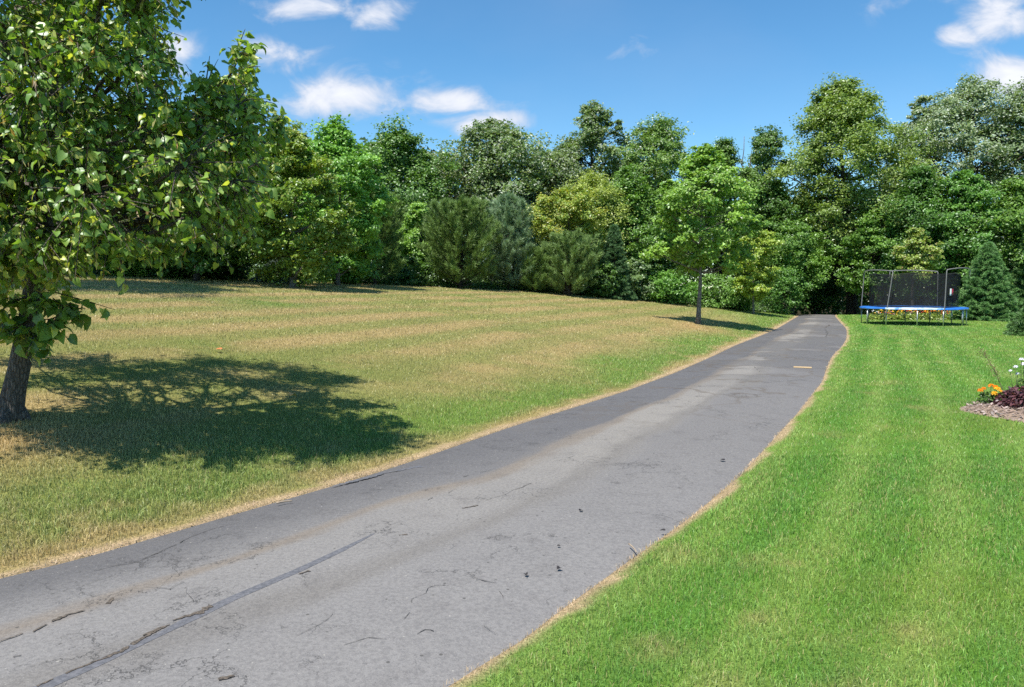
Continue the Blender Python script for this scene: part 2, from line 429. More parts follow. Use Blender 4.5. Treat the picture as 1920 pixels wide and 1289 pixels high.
def asphalt():
    k = NT('asphalt'); uv = k.n('ShaderNodeAttribute', _attribute_name='st').outputs['Vector']     # s along (m), t across (0 left .. 1 right)
    sp = k.n('ShaderNodeSeparateXYZ'); k.set(sp.inputs[0], uv); S, T = sp.outputs[0], sp.outputs[1]
    cs = k.n('ShaderNodeCombineXYZ'); k.set(cs.inputs[0], k.math('MULTIPLY', S, .22)); k.set(cs.inputs[1], k.math('MULTIPLY', T, 2.2))
    big = k.noise(1.0, 5, .6, cs.outputs[0]); mid = k.noise(1.1, 5, .6); fine = k.noise(130.0, 3, .75); grit = k.noise(42.0, 4, .75)
    t2 = k.math('ADD', T, k.math('MULTIPLY', k.math('SUBTRACT', big, .5), .42))
    dark, light, grey = (.096, .093, .096), (.216, .200, .180), (.152, .144, .140)
    c = k.mix(k.ramp(t2, .27, .36), dark, light)
    c = k.mix(k.ramp(t2, .50, .66), c, grey)
    nearness = k.ramp(S, 3.0, 8.5, 1.0, 0.0)
    c = k.mix(k.math('MULTIPLY', nearness, k.ramp(T, .08, .34)), c, (.186, .178, .174))
    ed = k.math('ABSOLUTE', k.math('SUBTRACT', t2, .33)); c = k.mix(k.ramp(ed, 0, .06, .62, 0), c, (.17, .135, .10))
    ed2 = k.math('ABSOLUTE', k.math('SUBTRACT', t2, .56)); c = k.mix(k.ramp(ed2, 0, .07, .5, 0), c, (.13, .118, .105))
    c = k.mix(k.ramp(mid, .42, .75, 0, .30), c, (.13, .125, .125))
    far = k.noise(.35, 4, .6); c = k.mix(k.math('MULTIPLY', k.ramp(far, .42, .53, 0, .75), k.ramp(S, 10.0, 17.0)), c, (.092, .088, .088))
    c = k.mix(k.ramp(grit, .38, .66, .0, .55), c, k.mix(1.0, c, (.52, .52, .54), 'MULTIPLY'))
    c = k.mix(k.ramp(fine, .57, .72, 0, .6), c, (.30, .29, .28)); c = k.mix(k.ramp(fine, .42, .28, 0, .65), c, (.04, .04, .045))
    peb = k.n('ShaderNodeTexVoronoi', Scale=26.0); k.set(peb.inputs['Vector'], k.pos()); c = k.mix(k.math('MULTIPLY', k.ramp(peb.outputs['Distance'], .10, .16, 1, 0), k.ramp(k.noise(19.0, 2), .60, .66)), c, (.30, .285, .26))
    pit = k.n('ShaderNodeTexVoronoi', Scale=17.0); k.set(pit.inputs['Vector'], k.pos()); c = k.mix(k.math('MULTIPLY', k.ramp(pit.outputs['Distance'], .10, .2, .8, 0), k.ramp(k.noise(11.0, 2), .57, .63)), c, (.05, .048, .045))
    blot = k.noise(3.4, 6, .7); c = k.mix(k.ramp(blot, .5, .72, 0, .4), c, k.mix(1.0, c, (.62, .6, .6), 'MULTIPLY'))
    ring = k.math('ABSOLUTE', k.math('SUBTRACT', far, .49)); c = k.mix(k.math('MULTIPLY', k.ramp(ring, .0, .018, .6, 0), k.ramp(S, 7.0, 12.0)), c, (.085, .068, .052))
    # alligator cracking, patchy
    ps = k.n('ShaderNodeVectorMath', _operation='ADD'); k.set(ps.inputs[0], k.pos())
    wob = k.noise(3.2, 5, .7, out='Color'); sc = k.n('ShaderNodeVectorMath', _operation='SCALE'); k.set(sc.inputs[0], wob); sc.inputs['Scale'].default_value = .5; k.t.links.new(sc.outputs[0], ps.inputs[1])
    v1 = k.n('ShaderNodeTexVoronoi', _feature='DISTANCE_TO_EDGE', Scale=2.4); k.t.links.new(ps.outputs[0], v1.inputs['Vector'])
    v2 = k.n('ShaderNodeTexVoronoi', _feature='DISTANCE_TO_EDGE', Scale=7.5); k.t.links.new(ps.outputs[0], v2.inputs['Vector'])
    gate = k.noise(.85, 4, .65)
    k1 = k.math('MULTIPLY', k.ramp(v1.outputs['Distance'], .003, .014, 1, 0), k.ramp(gate, .49, .59))
    k2 = k.math('MULTIPLY', k.ramp(v2.outputs['Distance'], .008, .035, .8, 0), k.ramp(gate, .565, .66))
    ck = k.math('MULTIPLY', k.math('MAXIMUM', k1, k2), k.ramp(k.noise(4.0, 2), .34, .44))
    c = k.mix(k.math('MULTIPLY', ck, .7), c, (.03, .028, .028))
    p = k.n('ShaderNodeBsdfPrincipled', Roughness=.82); k.set(p.inputs['Base Color'], c)
    bp = k.n('ShaderNodeBump', Strength=.5, Distance=.006); k.set(bp.inputs['Height'], k.math('SUBTRACT', k.math('ADD', fine, grit), k.math('MULTIPLY', ck, 2.0)))
    k.t.links.new(bp.outputs[0], p.inputs['Normal'])
    return k.done(p)


def speckle(name, a, b, scale=60.0, rough=.9, metal=0):
    k = NT(name); n = k.noise(scale, 5, .7)
    p = k.n('ShaderNodeBsdfPrincipled', Roughness=rough); k.set(p.inputs['Base Color'], k.mix(k.ramp(n, .35, .65), a, b)); return k.done(p)


M_tar = speckle('tar_seal', (.070, .072, .082), (.125, .125, .138), 40.0, .7)
M_hole = speckle('crack_debris', (.030, .026, .022), (.125, .10, .078), 70.0)
M_crack = speckle('crack', (.022, .02, .02), (.06, .055, .05), 50.0)
rng = np.random.default_rng(4)


def strip(pix, widths, z, jit, step=.04, seed=0):
    """A ragged flat strip on the drive through photo pixels; widths in metres along it."""
    P = np.array([g0(*p) for p in pix]); d = np.r_[0, np.cumsum(np.linalg.norm(np.diff(P, axis=0), axis=1))]
    s = np.arange(0, d[-1] + step, step); X = np.interp(s, d, P[:, 0]); Y = np.interp(s, d, P[:, 1])
    W = np.interp(s, d, widths) * (1 if jit == 0 else .55 + .9 * vnoise(s * 14, s * 0 + seed, 3))
    r = np.random.default_rng(seed)
    off = np.interp(s, np.arange(0, d[-1] + 1, .11), r.normal(0, jit, len(np.arange(0, d[-1] + 1, .11))))
    tx, ty = np.gradient(X), np.gradient(Y); l = np.hypot(tx, ty); nx, ny = -ty / l, tx / l
    wa = W * (.15 + .95 * r.random(len(s))) if jit else W; wb = W * (.15 + .95 * r.random(len(s))) if jit else W
    A = np.stack([X + nx * (off + wa), Y + ny * (off + wa), np.full(len(s), z)], -1)
    B = np.stack([X + nx * (off - wb), Y + ny * (off - wb), np.full(len(s), z)], -1)
    n = len(s); i = np.arange(n - 1)
    return np.vstack([A, B]), np.stack([i + n, i + n + 1, i + 1, i], -1)


def build_drive():
    ys = np.concatenate([np.arange(-20, 1, .8), np.arange(1, 14, .06), np.arange(14, 50, .25), np.arange(50, 90, 1.5)])
    ts = np.linspace(0, 1, 13); rows = []; st = []
    for y in ys:
        a, b = xl(y), xr(y)
        ja = .03 * (fbm(y * 2.2, 3.3, 51, 3) - .5) * 2; jb = .035 * (fbm(y * 2.2, 7.7, 52, 3) - .5) * 2
        xs = a + ja - .02 + (b + jb + .02 - a - ja + .02) * ts
        rows.append(np.stack([xs, np.full(13, y), zt(np.clip(xs, xl(y), xr(y)), y) + .006 + .018 * np.sin(math.pi * ts) - .02 * ((ts == 0) | (ts == 1))], -1))
        st.append(np.stack([np.full(13, y), ts, np.zeros(13)], -1))
    V = np.array(rows); nr = len(ys)
    i = np.arange(nr - 1)[:, None] * 13; j = np.arange(12)[None]
    q = np.stack([i + j, i + j + 1, i + 14 + j, i + 13 + j], -1).reshape(-1, 4)
    VV = [V.reshape(-1, 3)]; Q = [q]; fm = [np.zeros(len(q), int)]; n = nr * 13
    zz = .0295
    S = [([(60, 1310), (190, 1252), (300, 1200), (372, 1163), (440, 1130), (560, 1078), (640, 1040), (702, 1008)], [.035, .03, .02, .035, .03, .028, .024, .006], 1, 0),
         ([(70, 1300), (190, 1248), (245, 1222), (300, 1192)], [.012, .01, .024, .012], 2, .008), ([(268, 1203), (318, 1182)], [.012, .02], 2, .008),
         ([(330, 1176), (362, 1160), (396, 1146)], [.012, .035, .03], 2, .01), ([(362, 1150), (358, 1112)], [.005, .003], 3, .012),
         ([(60, 1196), (95, 1175), (125, 1163), (160, 1155)], [.012, .02, .022, .018], 2, .008), ([(0, 1216), (45, 1200)], [.008, .012], 2, .006),
         ([(200, 1142), (213, 1130)], [.018, .014], 2, .004), ([(178, 1153), (203, 1139)], [.003, .004], 3, .004),
         ([(175, 1076), (240, 1062), (300, 1043), (345, 1018), (400, 995), (440, 985)], [.005, .009, .008, .009, .006, .003], 3, .012),
         ([(0, 1248), (40, 1240)], [.006, .008], 3, .006), ([(270, 1110), (320, 1118), (345, 1100)], [.004, .005, .004], 3, .01),
         ([(560, 1086), (581, 1080)], [.014, .02], 2, .004), ([(518, 1107), (546, 1092)], [.003, .005], 3, .004),
         ([(748, 1012), (764, 1010)], [.014, .016], 2, .004), ([(866, 960), (896, 955)], [.012, .016], 2, .004), ([(896, 950), (950, 935), (985, 917), (1028, 903)], [.006, .004, .007, .012], 3, .01),
         ([(625, 915), (660, 905), (720, 889), (790, 877)], [.012, .035, .018, .045], 1, .012), ([(780, 950), (860, 924)], [.012, .004], 3, .01), ([(868, 900), (920, 887)], [.01, .004], 3, .01),
         ([(870, 1086), (905, 1098), (928, 1102)], [.004, .008, .005], 3, .008), ([(930, 1108), (942, 1128)], [.004, .005], 3, .005),
         ([(640, 1215), (690, 1200), (760, 1205), (800, 1190), (830, 1204)], [.003, .006, .004, .008, .003], 3, .012), ([(760, 1170), (775, 1150), (770, 1130), (800, 1110), (850, 1100)], [.004, .006, .004, .005, .003], 3, .012),
         ([(560, 1205), (600, 1180), (620, 1160)], [.003, .005, .003], 3, .01), ([(410, 1286), (440, 1278)], [.025, .02], 2, .01), ([(912, 1178), (935, 1190)], [.006, .004], 3, .006),
         ([(1412, 690), (1425, 700)], [.012, .02], 3, .01), ([(1548, 634), (1552, 626), (1546, 618)], [.02, .03, .02], 3, .02), ([(1548, 615), (1556, 610)], [.05, .03], 2, .02)]
    for m, (pix, wd, mat, jit) in enumerate(S):
        v, qq = strip(pix, np.array(wd) * (.40 if mat == 3 else .7 if mat == 2 else 1.0), 0, jit * (1.3 if mat == 3 else 1), .016 if jit else .06, m)
        if mat == 2 and len(qq) > 12: qq = qq[vnoise(np.arange(len(qq)) * .5, m * 2.3, 9) > .24]
        if mat == 3: qq = qq[vnoise(np.arange(len(qq)) * .12, m * 3.7, 8) > .36]
        tt = np.clip((v[:, 0] - xl(v[:, 1])) / (xr(v[:, 1]) - xl(v[:, 1])), 0, 1)
        v[:, 2] = zt(np.clip(v[:, 0], xl(v[:, 1]), xr(v[:, 1])), v[:, 1]) + .0072 + .018 * np.sin(math.pi * tt) + .0003 * (m % 7) + (.002 if mat > 1 else 0); VV.append(v); Q.append(qq + n); fm.append(np.full(len(qq), mat)); n += len(v)
    o = mesh_obj('driveway', np.vstack(VV), [np.vstack(Q)], None, smooth=True, mats=[asphalt(), M_tar, M_hole, M_crack], fmat=np.concatenate(fm))
    a = o.data.attributes.new('st', 'FLOAT_VECTOR', 'POINT'); sv = np.zeros((n, 3), np.float32); s0 = np.array(st).reshape(-1, 3); sv[:len(s0)] = s0
    a.data.foreach_set('vector', sv.ravel())
    tag(o, 'cracked grey asphalt driveway running up to the wood', 'driveway', kind='structure')


build_drive()

# ------------------------------------------------------------------ grass blades
BED = (6.98, 9.34, 1.08)


def blades(x, y, L, W, rng, bend=1.0, tri=False, colmul=1.0):
    n = len(x); z = zt(x, y); th = rng.random(n) * 2 * math.pi; ca, sa = np.cos(th), np.sin(th)
    lean = (rng.random(n) ** 1.2) * .9 * bend; ld = rng.random(n) * 2 * math.pi
    lx, ly = np.cos(ld) * lean, np.sin(ld) * lean
    b = np.stack([x, y, z - .005], -1); wv = np.stack([ca, sa, np.zeros(n)], -1) * W[:, None]
    tip = b + np.stack([lx * L, ly * L, L * np.sqrt(np.maximum(.1, 1 - .6 * lean))], -1)
    c = lawn_colour(x, y) * (.58 + .86 * rng.random(n))[:, None] * colmul
    dry = rng.random(n) < .11; c[dry] = mixc(c[dry], TAN * 1.1, np.full(dry.sum(), .65))
    if tri:
        V = np.stack([b - wv, b + wv, tip], 1).reshape(-1, 3); i = np.arange(n)[:, None] * 3
        return V, None, i + np.array([[0, 1, 2]]), c, c
    m = b + np.stack([lx * L * .35, ly * L * .35, L * .58], -1)
    V = np.stack([b - wv, b + wv, m + wv * .8, m - wv * .8, tip], 1).reshape(-1, 3); i = np.arange(n)[:, None] * 5
    return V, i + np.array([[0, 1, 2, 3]]), i + np.array([[3, 2, 4]]), c, c


def scatter(y0, y1, dens, side, rng):
    ww = .70 * y1 * 1.06 + 2.2; area = (y1 - y0) * 2 * ww; n = int(area * dens)
    y = y0 + (y1 - y0) * rng.random(n); x = (rng.random(n) * 2 - 1) * ww
    e = udist(x, y) if side < 0 else x - xr(y)
    ok = (np.abs(x) < .70 * y * 1.06 + 2.2) & (e > -.02 + .05 * (fbm(x * 4, y * 4, 61, 2) - .35)) & (y < wood_y(x) + .4)
    edge_keep = np.where(e < .10, .55, 1.0); ok &= rng.random(n) < edge_keep
    if side > 0: ok &= np.hypot(x - BED[0], y - BED[1]) > BED[2] * (1 + .06 * np.sin(5 * np.arctan2(y - BED[1], x - BED[0])))
    return x[ok], y[ok], e[ok]


def build_grass(side, name, label):
    r = np.random.default_rng(7 + side); VV, QQ, TT, CQ, CT = [], [], [], [], []; n = 0
    for y0, y1, dens, L0, W0, tri in ((1.9, 4.2, 9000, .047, .0016, False), (4.2, 7, 6000, .05, .0023, False), (7, 12, 2700, .05, .0036, True), (12, 19, 1100, .052, .006, True),
                                      (19, 30, 380, .055, .0105, True), (30, 49, 120, .06, .018, True)):
        x, y, e = scatter(y0, y1, dens, side, r)
        k = .65 + .7 * fbm(x * 2.5, y * 2.5, 71 + side, 3)
        L = L0 * k * (.5 + .6 * r.random(len(x))) * (.82 if side < 0 else .92); W = W0 * (.7 + .6 * r.random(len(x)))
        tall = sstep(.1, .3, e) * (1 - sstep(.8, 2.0, e)) if side < 0 else 0; L = L * (1 + .35 * tall)
        L = np.where(e < .13, L * .62, L)
        v, q, t, c1, c2 = blades(x, y, L, W, r, np.where(e < .13, 1.15, .95), tri)
        if q is not None: QQ.append(q + n); CQ.append(c1)
        TT.append(t + n); CT.append(c2); VV.append(v); n += len(v)
    o = mesh_obj(name, np.vstack(VV), [np.vstack(QQ), np.vstack(TT)], M_grass, fcol=np.vstack(CQ + CT))
    tag(o, label, 'grass', kind='stuff')


build_grass(-1, 'dry_grass', 'sun-dried tan and green mown grass on the rise left of the driveway')
build_grass(1, 'green_grass', 'bright green mown grass right of the driveway')

# ------------------------------------------------------------------ trees


def unit(v): return v / (np.linalg.norm(v, axis=-1, keepdims=True) + 1e-9)


def diamond(P, Nn, L, W, rng, droop=.25, along=None):
    """diamond leaves at P with normals Nn; returns verts (4n,3), quads"""
    n = len(P); a = rng.normal(size=(n, 3)) if along is None else along
    a = unit(a - (a * Nn).sum(1)[:, None] * Nn); b = np.cross(Nn, a)
    L = np.broadcast_to(L, (n,))[:, None]; W = np.broadcast_to(W, (n,))[:, None]
    V = np.stack([P - a * L * .5, P + b * W * .5 + a * L * .05 + Nn * W * .12, P + a * L * .5 - Nn * L * droop, P - b * W * .5 + a * L * .05 + Nn * W * .12], 1).reshape(-1, 3)
    i = np.arange(n)[:, None] * 4; return V, i + np.array([[0, 1, 2, 3]])


def jitter_col(cl, lf, A, B, rng, pale=None, pf=0.0, gold=None, gf=0.0):
    c = mixc(np.broadcast_to(np.array(A), (len(lf), 3)), np.array(B), np.clip(.55 * cl + .45 * lf, 0, 1)) * (.8 + .4 * rng.random(len(lf)))[:, None]
    if pale is not None: s = rng.random(len(lf)) < pf; c[s] = np.array(pale) * (.75 + .5 * rng.random(s.sum()))[:, None]
    if gold is not None:
        s = rng.random(len(lf)) < gf * (.35 + 1.3 * cl); c[s] = mixc(c[s], np.array(gold), .4 + .6 * rng.random(s.sum()))
    return c


def limb(mb, a, b, r0, r1, rng, bow=.12, n=7, sides=6):
    t = np.linspace(0, 1, n)[:, None]; L = np.linalg.norm(b - a)
    mid = rng.normal(size=3) * bow * L; up = np.array([0, 0, bow * L])
    pts = a * (1 - t) + b * t + (mid - up * .6) * (t * (1 - t)) * 2 + rng.normal(size=(n, 3)) * .012 * L * (t * (1 - t)) * 4
    mb.tube(pts, np.linspace(r0, r1, n), sides, True); return pts


PROFILE = {'dome': lambda h: np.clip(1 - np.clip(h, 0, 1) ** 3.0, 0, 1) ** .6 * (.78 + .22 * sstep(0, .35, h)),
           'round': lambda h: np.sin(np.pi * np.clip(.10 + .83 * h, 0, 1)) ** .75,
           'oval': lambda h: np.sin(np.pi * np.clip(.13 + .85 * h, 0, 1) ** .85) ** .8,
           'egg': lambda h: np.sin(np.pi * np.clip(.25 + .74 * h, 0, 1) ** 1.0) ** .75,
           'tall': lambda h: np.clip(.62 + .9 * h * (1 - h) * 1.6, 0, 1) * (1 - .75 * sstep(.75, 1.05, h))}


def broadleaf(name, label, loc, H, Rr, cb, A, B, seed, group='trees at the edge of the wood', cat='tree', shape='oval', lobes=30, sub=10, per=52, leaf=.19,
              lobe=.33, pale=None, pf=0., gold=None, gf=0., bark=None, trunk=.022, stems=1, flat=.52, depth=1.0, lean=0.0, fill=.25, ragged=.25, bridge=1.3):
    if H > 3: leaf *= .78; per = int(per * 1.5)
    rng = np.random.default_rng(seed); root = empty(name, loc); tag(root, label, cat, group)
    mb = MB(); prof = PROFILE[shape]
    r0 = max(.03, H * trunk)
    tops = []
    for s in range(stems):
        ang = rng.random() * 6.28; sp = 0 if stems == 1 else .18 * Rr
        base = np.array([math.cos(ang) * sp * .5, math.sin(ang) * sp * .5, -.12])
        top = np.array([lean * H + math.cos(ang) * sp * 2 + rng.normal() * .04 * H * .5, math.sin(ang) * sp * 2 + rng.normal() * .02 * H, cb + (H - cb) * .78])
        n = 12; t = np.linspace(0, 1, n)[:, None]
        pts = base * (1 - t) + top * t + np.cumsum(rng.normal(size=(n, 3)) * .006 * H, 0) * np.array([1, 1, 0]) * t
        rad = r0 * (1 - .86 * t[:, 0]) * (1 + .55 * np.exp(-t[:, 0] * 22)) / math.sqrt(stems)
        mb.tube(pts, rad, 10 if H > 5 else 7); tops.append((pts, rad))
    Cc = []; Lr = []
    for i in range(lobes):
        h = (i + .5) / lobes; phi = i * 2.39996 + rng.normal() * .35
        lr = Rr * lobe * (.65 + .7 * rng.random()) * (1.0 if h < .8 else .8)
        rad = max(0, prof(h) * Rr * (1 + ragged * rng.normal() * .6) - lr * .75)
        if rng.random() < fill: rad *= .45
        Cc.append([math.cos(phi) * rad + lean * H * h, math.sin(phi) * rad * depth, cb + (H - cb - lr * .55) * (h ** .92) + lr * .1]); Lr.append(lr)
    Cc = np.array(Cc); Lr = np.array(Lr)
    for c, lr in zip(Cc, Lr):                  # a limb to every clump
        pts, rad = tops[rng.integers(stems)]
        hz = np.clip(c[2] - .35 * np.hypot(c[0], c[1]) - .2 * lr, cb * .75, H * .8); k = int(np.argmin(abs(pts[:, 2] - hz)))
        p = limb(mb, pts[k], c, rad[k] * .55, .012 + rad[k] * .08, rng, .1)
        for q in range(2):
            d = unit(rng.normal(size=3) + np.array([0, 0, .6])); limb(mb, p[4 + q], p[4 + q] + d * lr * .8, rad[k] * .2, .006, rng, .1, 5, 4)
    mb.build('trunk', bark or M_barkdark, root)
    nl = len(Cc); D = unit(rng.normal(size=(nl, sub, 3)) + np.array([0, 0, .28]))
    out = Cc - np.array([0, 0, cb + (H - cb) * .45]); D = unit(D + .45 * unit(out)[:, None])
    Sc = Cc[:, None] + D * Lr[:, None, None] * (.52 + .80 * rng.random((nl, sub, 1)) ** 1.5) * np.array([1, 1, .85])
    cl = np.clip(.5 * rng.random((nl, 1)) + .5 * rng.random((nl, sub)), 0, 1)
    g = rng.normal(size=(nl, sub, per, 3)) * (Lr[:, None, None, None] * (.17 + .17 * rng.random((nl, sub, 1, 1)))) * np.array([1, 1, flat])
    P = (Sc[:, :, None] + g).reshape(-1, 3)
    nx = int(lobes * bridge) if H > 3 else 0   # sprays that join the clumps into one crown
    hx = rng.random(nx); rx = np.sqrt(rng.random(nx)) * prof(hx) * Rr * .93; ax = rng.random(nx) * 6.283
    Sx = np.stack([np.cos(ax) * rx + lean * H * hx, np.sin(ax) * rx * depth, cb + (H - cb) * .97 * hx], -1)
    Px = (Sx[:, None] + rng.normal(size=(nx, per, 3)) * Rr * .075 * np.array([1, 1, flat])).reshape(-1, 3)
    Dx = unit(Sx - np.array([0, 0, cb + (H - cb) * .4])) if nx else Sx
    Nn = unit((D[:, :, None] * .5 + np.array([-.1, -.15, .75]) + rng.normal(size=(nl, sub, per, 3)) * .45).reshape(-1, 3))
    Nx = unit((Dx[:, None] * .5 + np.array([0, 0, .5]) + rng.normal(size=(nx, per, 3)) * .6).reshape(-1, 3))
    P = np.vstack([P, Px]); Nn = np.vstack([Nn, Nx])
    m = len(P); lf = rng.random(m); clr = np.concatenate([np.repeat(cl.ravel(), per), np.repeat(rng.random(nx), per)])
    keep = P[:, 2] > .03 ; P, Nn, lf, clr = P[keep], Nn[keep], lf[keep], clr[keep]; m = len(P)
    Ls = leaf * (.65 + .7 * rng.random(m))
    V, q = diamond(P, Nn, Ls, Ls * .72, rng, .2)
    c = jitter_col(clr, lf, np.array(A) * np.array([1.75, 1.7, 1.6]), np.array(B) * np.array([2.25, 2.05, 1.85]), rng, pale, pf, gold, gf)
    mesh_obj('crown', V, [q], M_leaf, root, fcol=c)
    return root


def needle_fan(P, D, L, W, k, spread, rng):
    """k needles at every tuft P pointing along D with a spread"""
    n = len(P); d = unit(D[:, None] + rng.normal(size=(n, k, 3)) * spread); b = unit(np.cross(d, rng.normal(size=(n, k, 3))))
    l = (L * (.6 + .6 * rng.random((n, k))))[..., None]; p = P[:, None] + rng.normal(size=(n, k, 3)) * (L * .15)
    V = np.stack([p - b * W * .5, p + b * W * .5, p + d * l], 2).reshape(-1, 3); i = np.arange(n * k)[:, None] * 3
    return V, i + np.array([[0, 1, 2]])


def conifer(name, label, loc, H, Rr, A, B, seed, kind='spruce', group='conifers in front of the wood', whorls=None, skirt=.02, tuft=14, dens=1.0, bark=None, top=1.0, lean=0.):
    rng = np.random.default_rng(seed); root = empty(name, loc); tag(root, label, 'tree', group)
    mb = MB(); t = np.linspace(0, 1, 9); pts = np.stack([lean * H * t + .01 * H * np.sin(t * 5), .01 * H * np.cos(t * 4), -.1 + H * .97 * t], -1)
    mb.tube(pts, H * .02 * (1 - .92 * t), 8)
    nb = int((150 if kind == 'spruce' else 120) * dens); TP, TD, TC = [], [], []
    for i in range(nb):
        h = skirt + (1 - skirt) * ((i + rng.random()) / nb) ** (1.0 if kind == 'spruce' else .9); phi = i * 2.39996 + rng.normal() * .25
        if kind == 'spruce': ln = Rr * ((1 - h) ** .82 * (.88 + .24 * rng.random()) + .02); rise = -.10 - .22 * (1 - h)
        else: ln = Rr * (np.sin(np.pi * (.30 + .68 * h)) ** .8 * (.72 + .38 * rng.random())); rise = .15 + .75 * h
        a = np.array([lean * H * h, 0, h * H * (.97 if kind == 'spruce' else .86)]); o = np.array([math.cos(phi), math.sin(phi), 0])
        n = 7; s = np.linspace(0, 1, n)
        z = rise * s * ln + (.30 * ln * s ** 2.2 if kind == 'spruce' else .30 * ln * s ** 2)
        p = a + o * (s * ln)[:, None] + np.array([0, 0, 1.0]) * z[:, None]
        p[:, 2] = np.maximum(p[:, 2], .06); mb.tube(p, np.linspace(.010 + .012 * ln, .004, n), 4, False)
        m = max(4, int((13 if kind == 'spruce' else 9) * dens * ln / max(.5, Rr) + 4)); s2 = (.18 + .82 * rng.random(m) ** .75)
        q = np.stack([np.interp(s2, s, p[:, k]) for k in range(3)], -1)
        side = np.array([-o[1], o[0], 0]) * np.where(rng.random(m) < .5, -1, 1)[:, None]
        sl = (.34 * ln * (1.05 - s2) + .08)[:, None] * (.6 + .6 * rng.random((m, 1)))
        if kind == 'spruce':
            dd = unit(o * .75 + side * .8 + np.array([0, 0, -.12])); steps = 4
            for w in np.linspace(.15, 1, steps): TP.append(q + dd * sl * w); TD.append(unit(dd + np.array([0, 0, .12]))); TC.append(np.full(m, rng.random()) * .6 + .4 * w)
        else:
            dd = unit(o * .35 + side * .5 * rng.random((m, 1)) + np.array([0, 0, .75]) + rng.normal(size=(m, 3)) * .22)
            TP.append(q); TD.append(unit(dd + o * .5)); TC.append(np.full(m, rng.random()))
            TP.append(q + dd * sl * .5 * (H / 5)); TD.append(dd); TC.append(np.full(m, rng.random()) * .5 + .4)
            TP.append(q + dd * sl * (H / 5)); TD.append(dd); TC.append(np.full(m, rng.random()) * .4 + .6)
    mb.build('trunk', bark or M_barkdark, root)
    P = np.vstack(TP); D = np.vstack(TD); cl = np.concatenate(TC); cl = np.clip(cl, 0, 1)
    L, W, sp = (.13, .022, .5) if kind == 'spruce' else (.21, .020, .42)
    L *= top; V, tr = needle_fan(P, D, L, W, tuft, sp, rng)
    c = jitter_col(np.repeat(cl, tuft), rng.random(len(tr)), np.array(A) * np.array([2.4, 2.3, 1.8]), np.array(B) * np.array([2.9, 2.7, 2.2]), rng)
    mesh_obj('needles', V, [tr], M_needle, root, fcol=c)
    return root


def tree_px(name, label, px, ytop, halfw, d, seed, ybase=None, **kw):
    """a tree d metres ahead whose top and half width are those of the photograph"""
    x, y, z = at(px, d); H = CAMZ + (HORIZ - ytop) / FPX * d - z; Rr = halfw / FPX * d * (1.0 if 'kind' in kw else 1.12)
    if 'kind' in kw: return conifer(name, label, (x, y, z), H, Rr, seed=seed, **kw)
    cb = (CAMZ + (HORIZ - ybase) / FPX * d - z) if ybase else H * .22
    return broadleaf(name, label, (x, y, z), H, Rr, max(.05, cb), seed=seed, **kw)


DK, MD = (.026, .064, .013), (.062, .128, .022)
G1, G2 = (.042, .095, .016), (.098, .185, .03)
LT1, LT2 = (.075, .15, .024), (.16, .27, .045)
OAK1, OAK2, SILV = (.042, .078, .024), (.095, .15, .05), (.30, .34, .24)  # SILV: pale leaf undersides and glossy glints, both put into the leaf colour
YEL1, YEL2, GOLD = (.095, .155, .022), (.21, .255, .035), (.36, .31, .05)
PIN1, PIN2 = (.030, .060, .020), (.085, .135, .042)
BLU1, BLU2 = (.042, .078, .050), (.115, .17, .11)
SPR1, SPR2 = (.022, .052, .020), (.058, .115, .04)

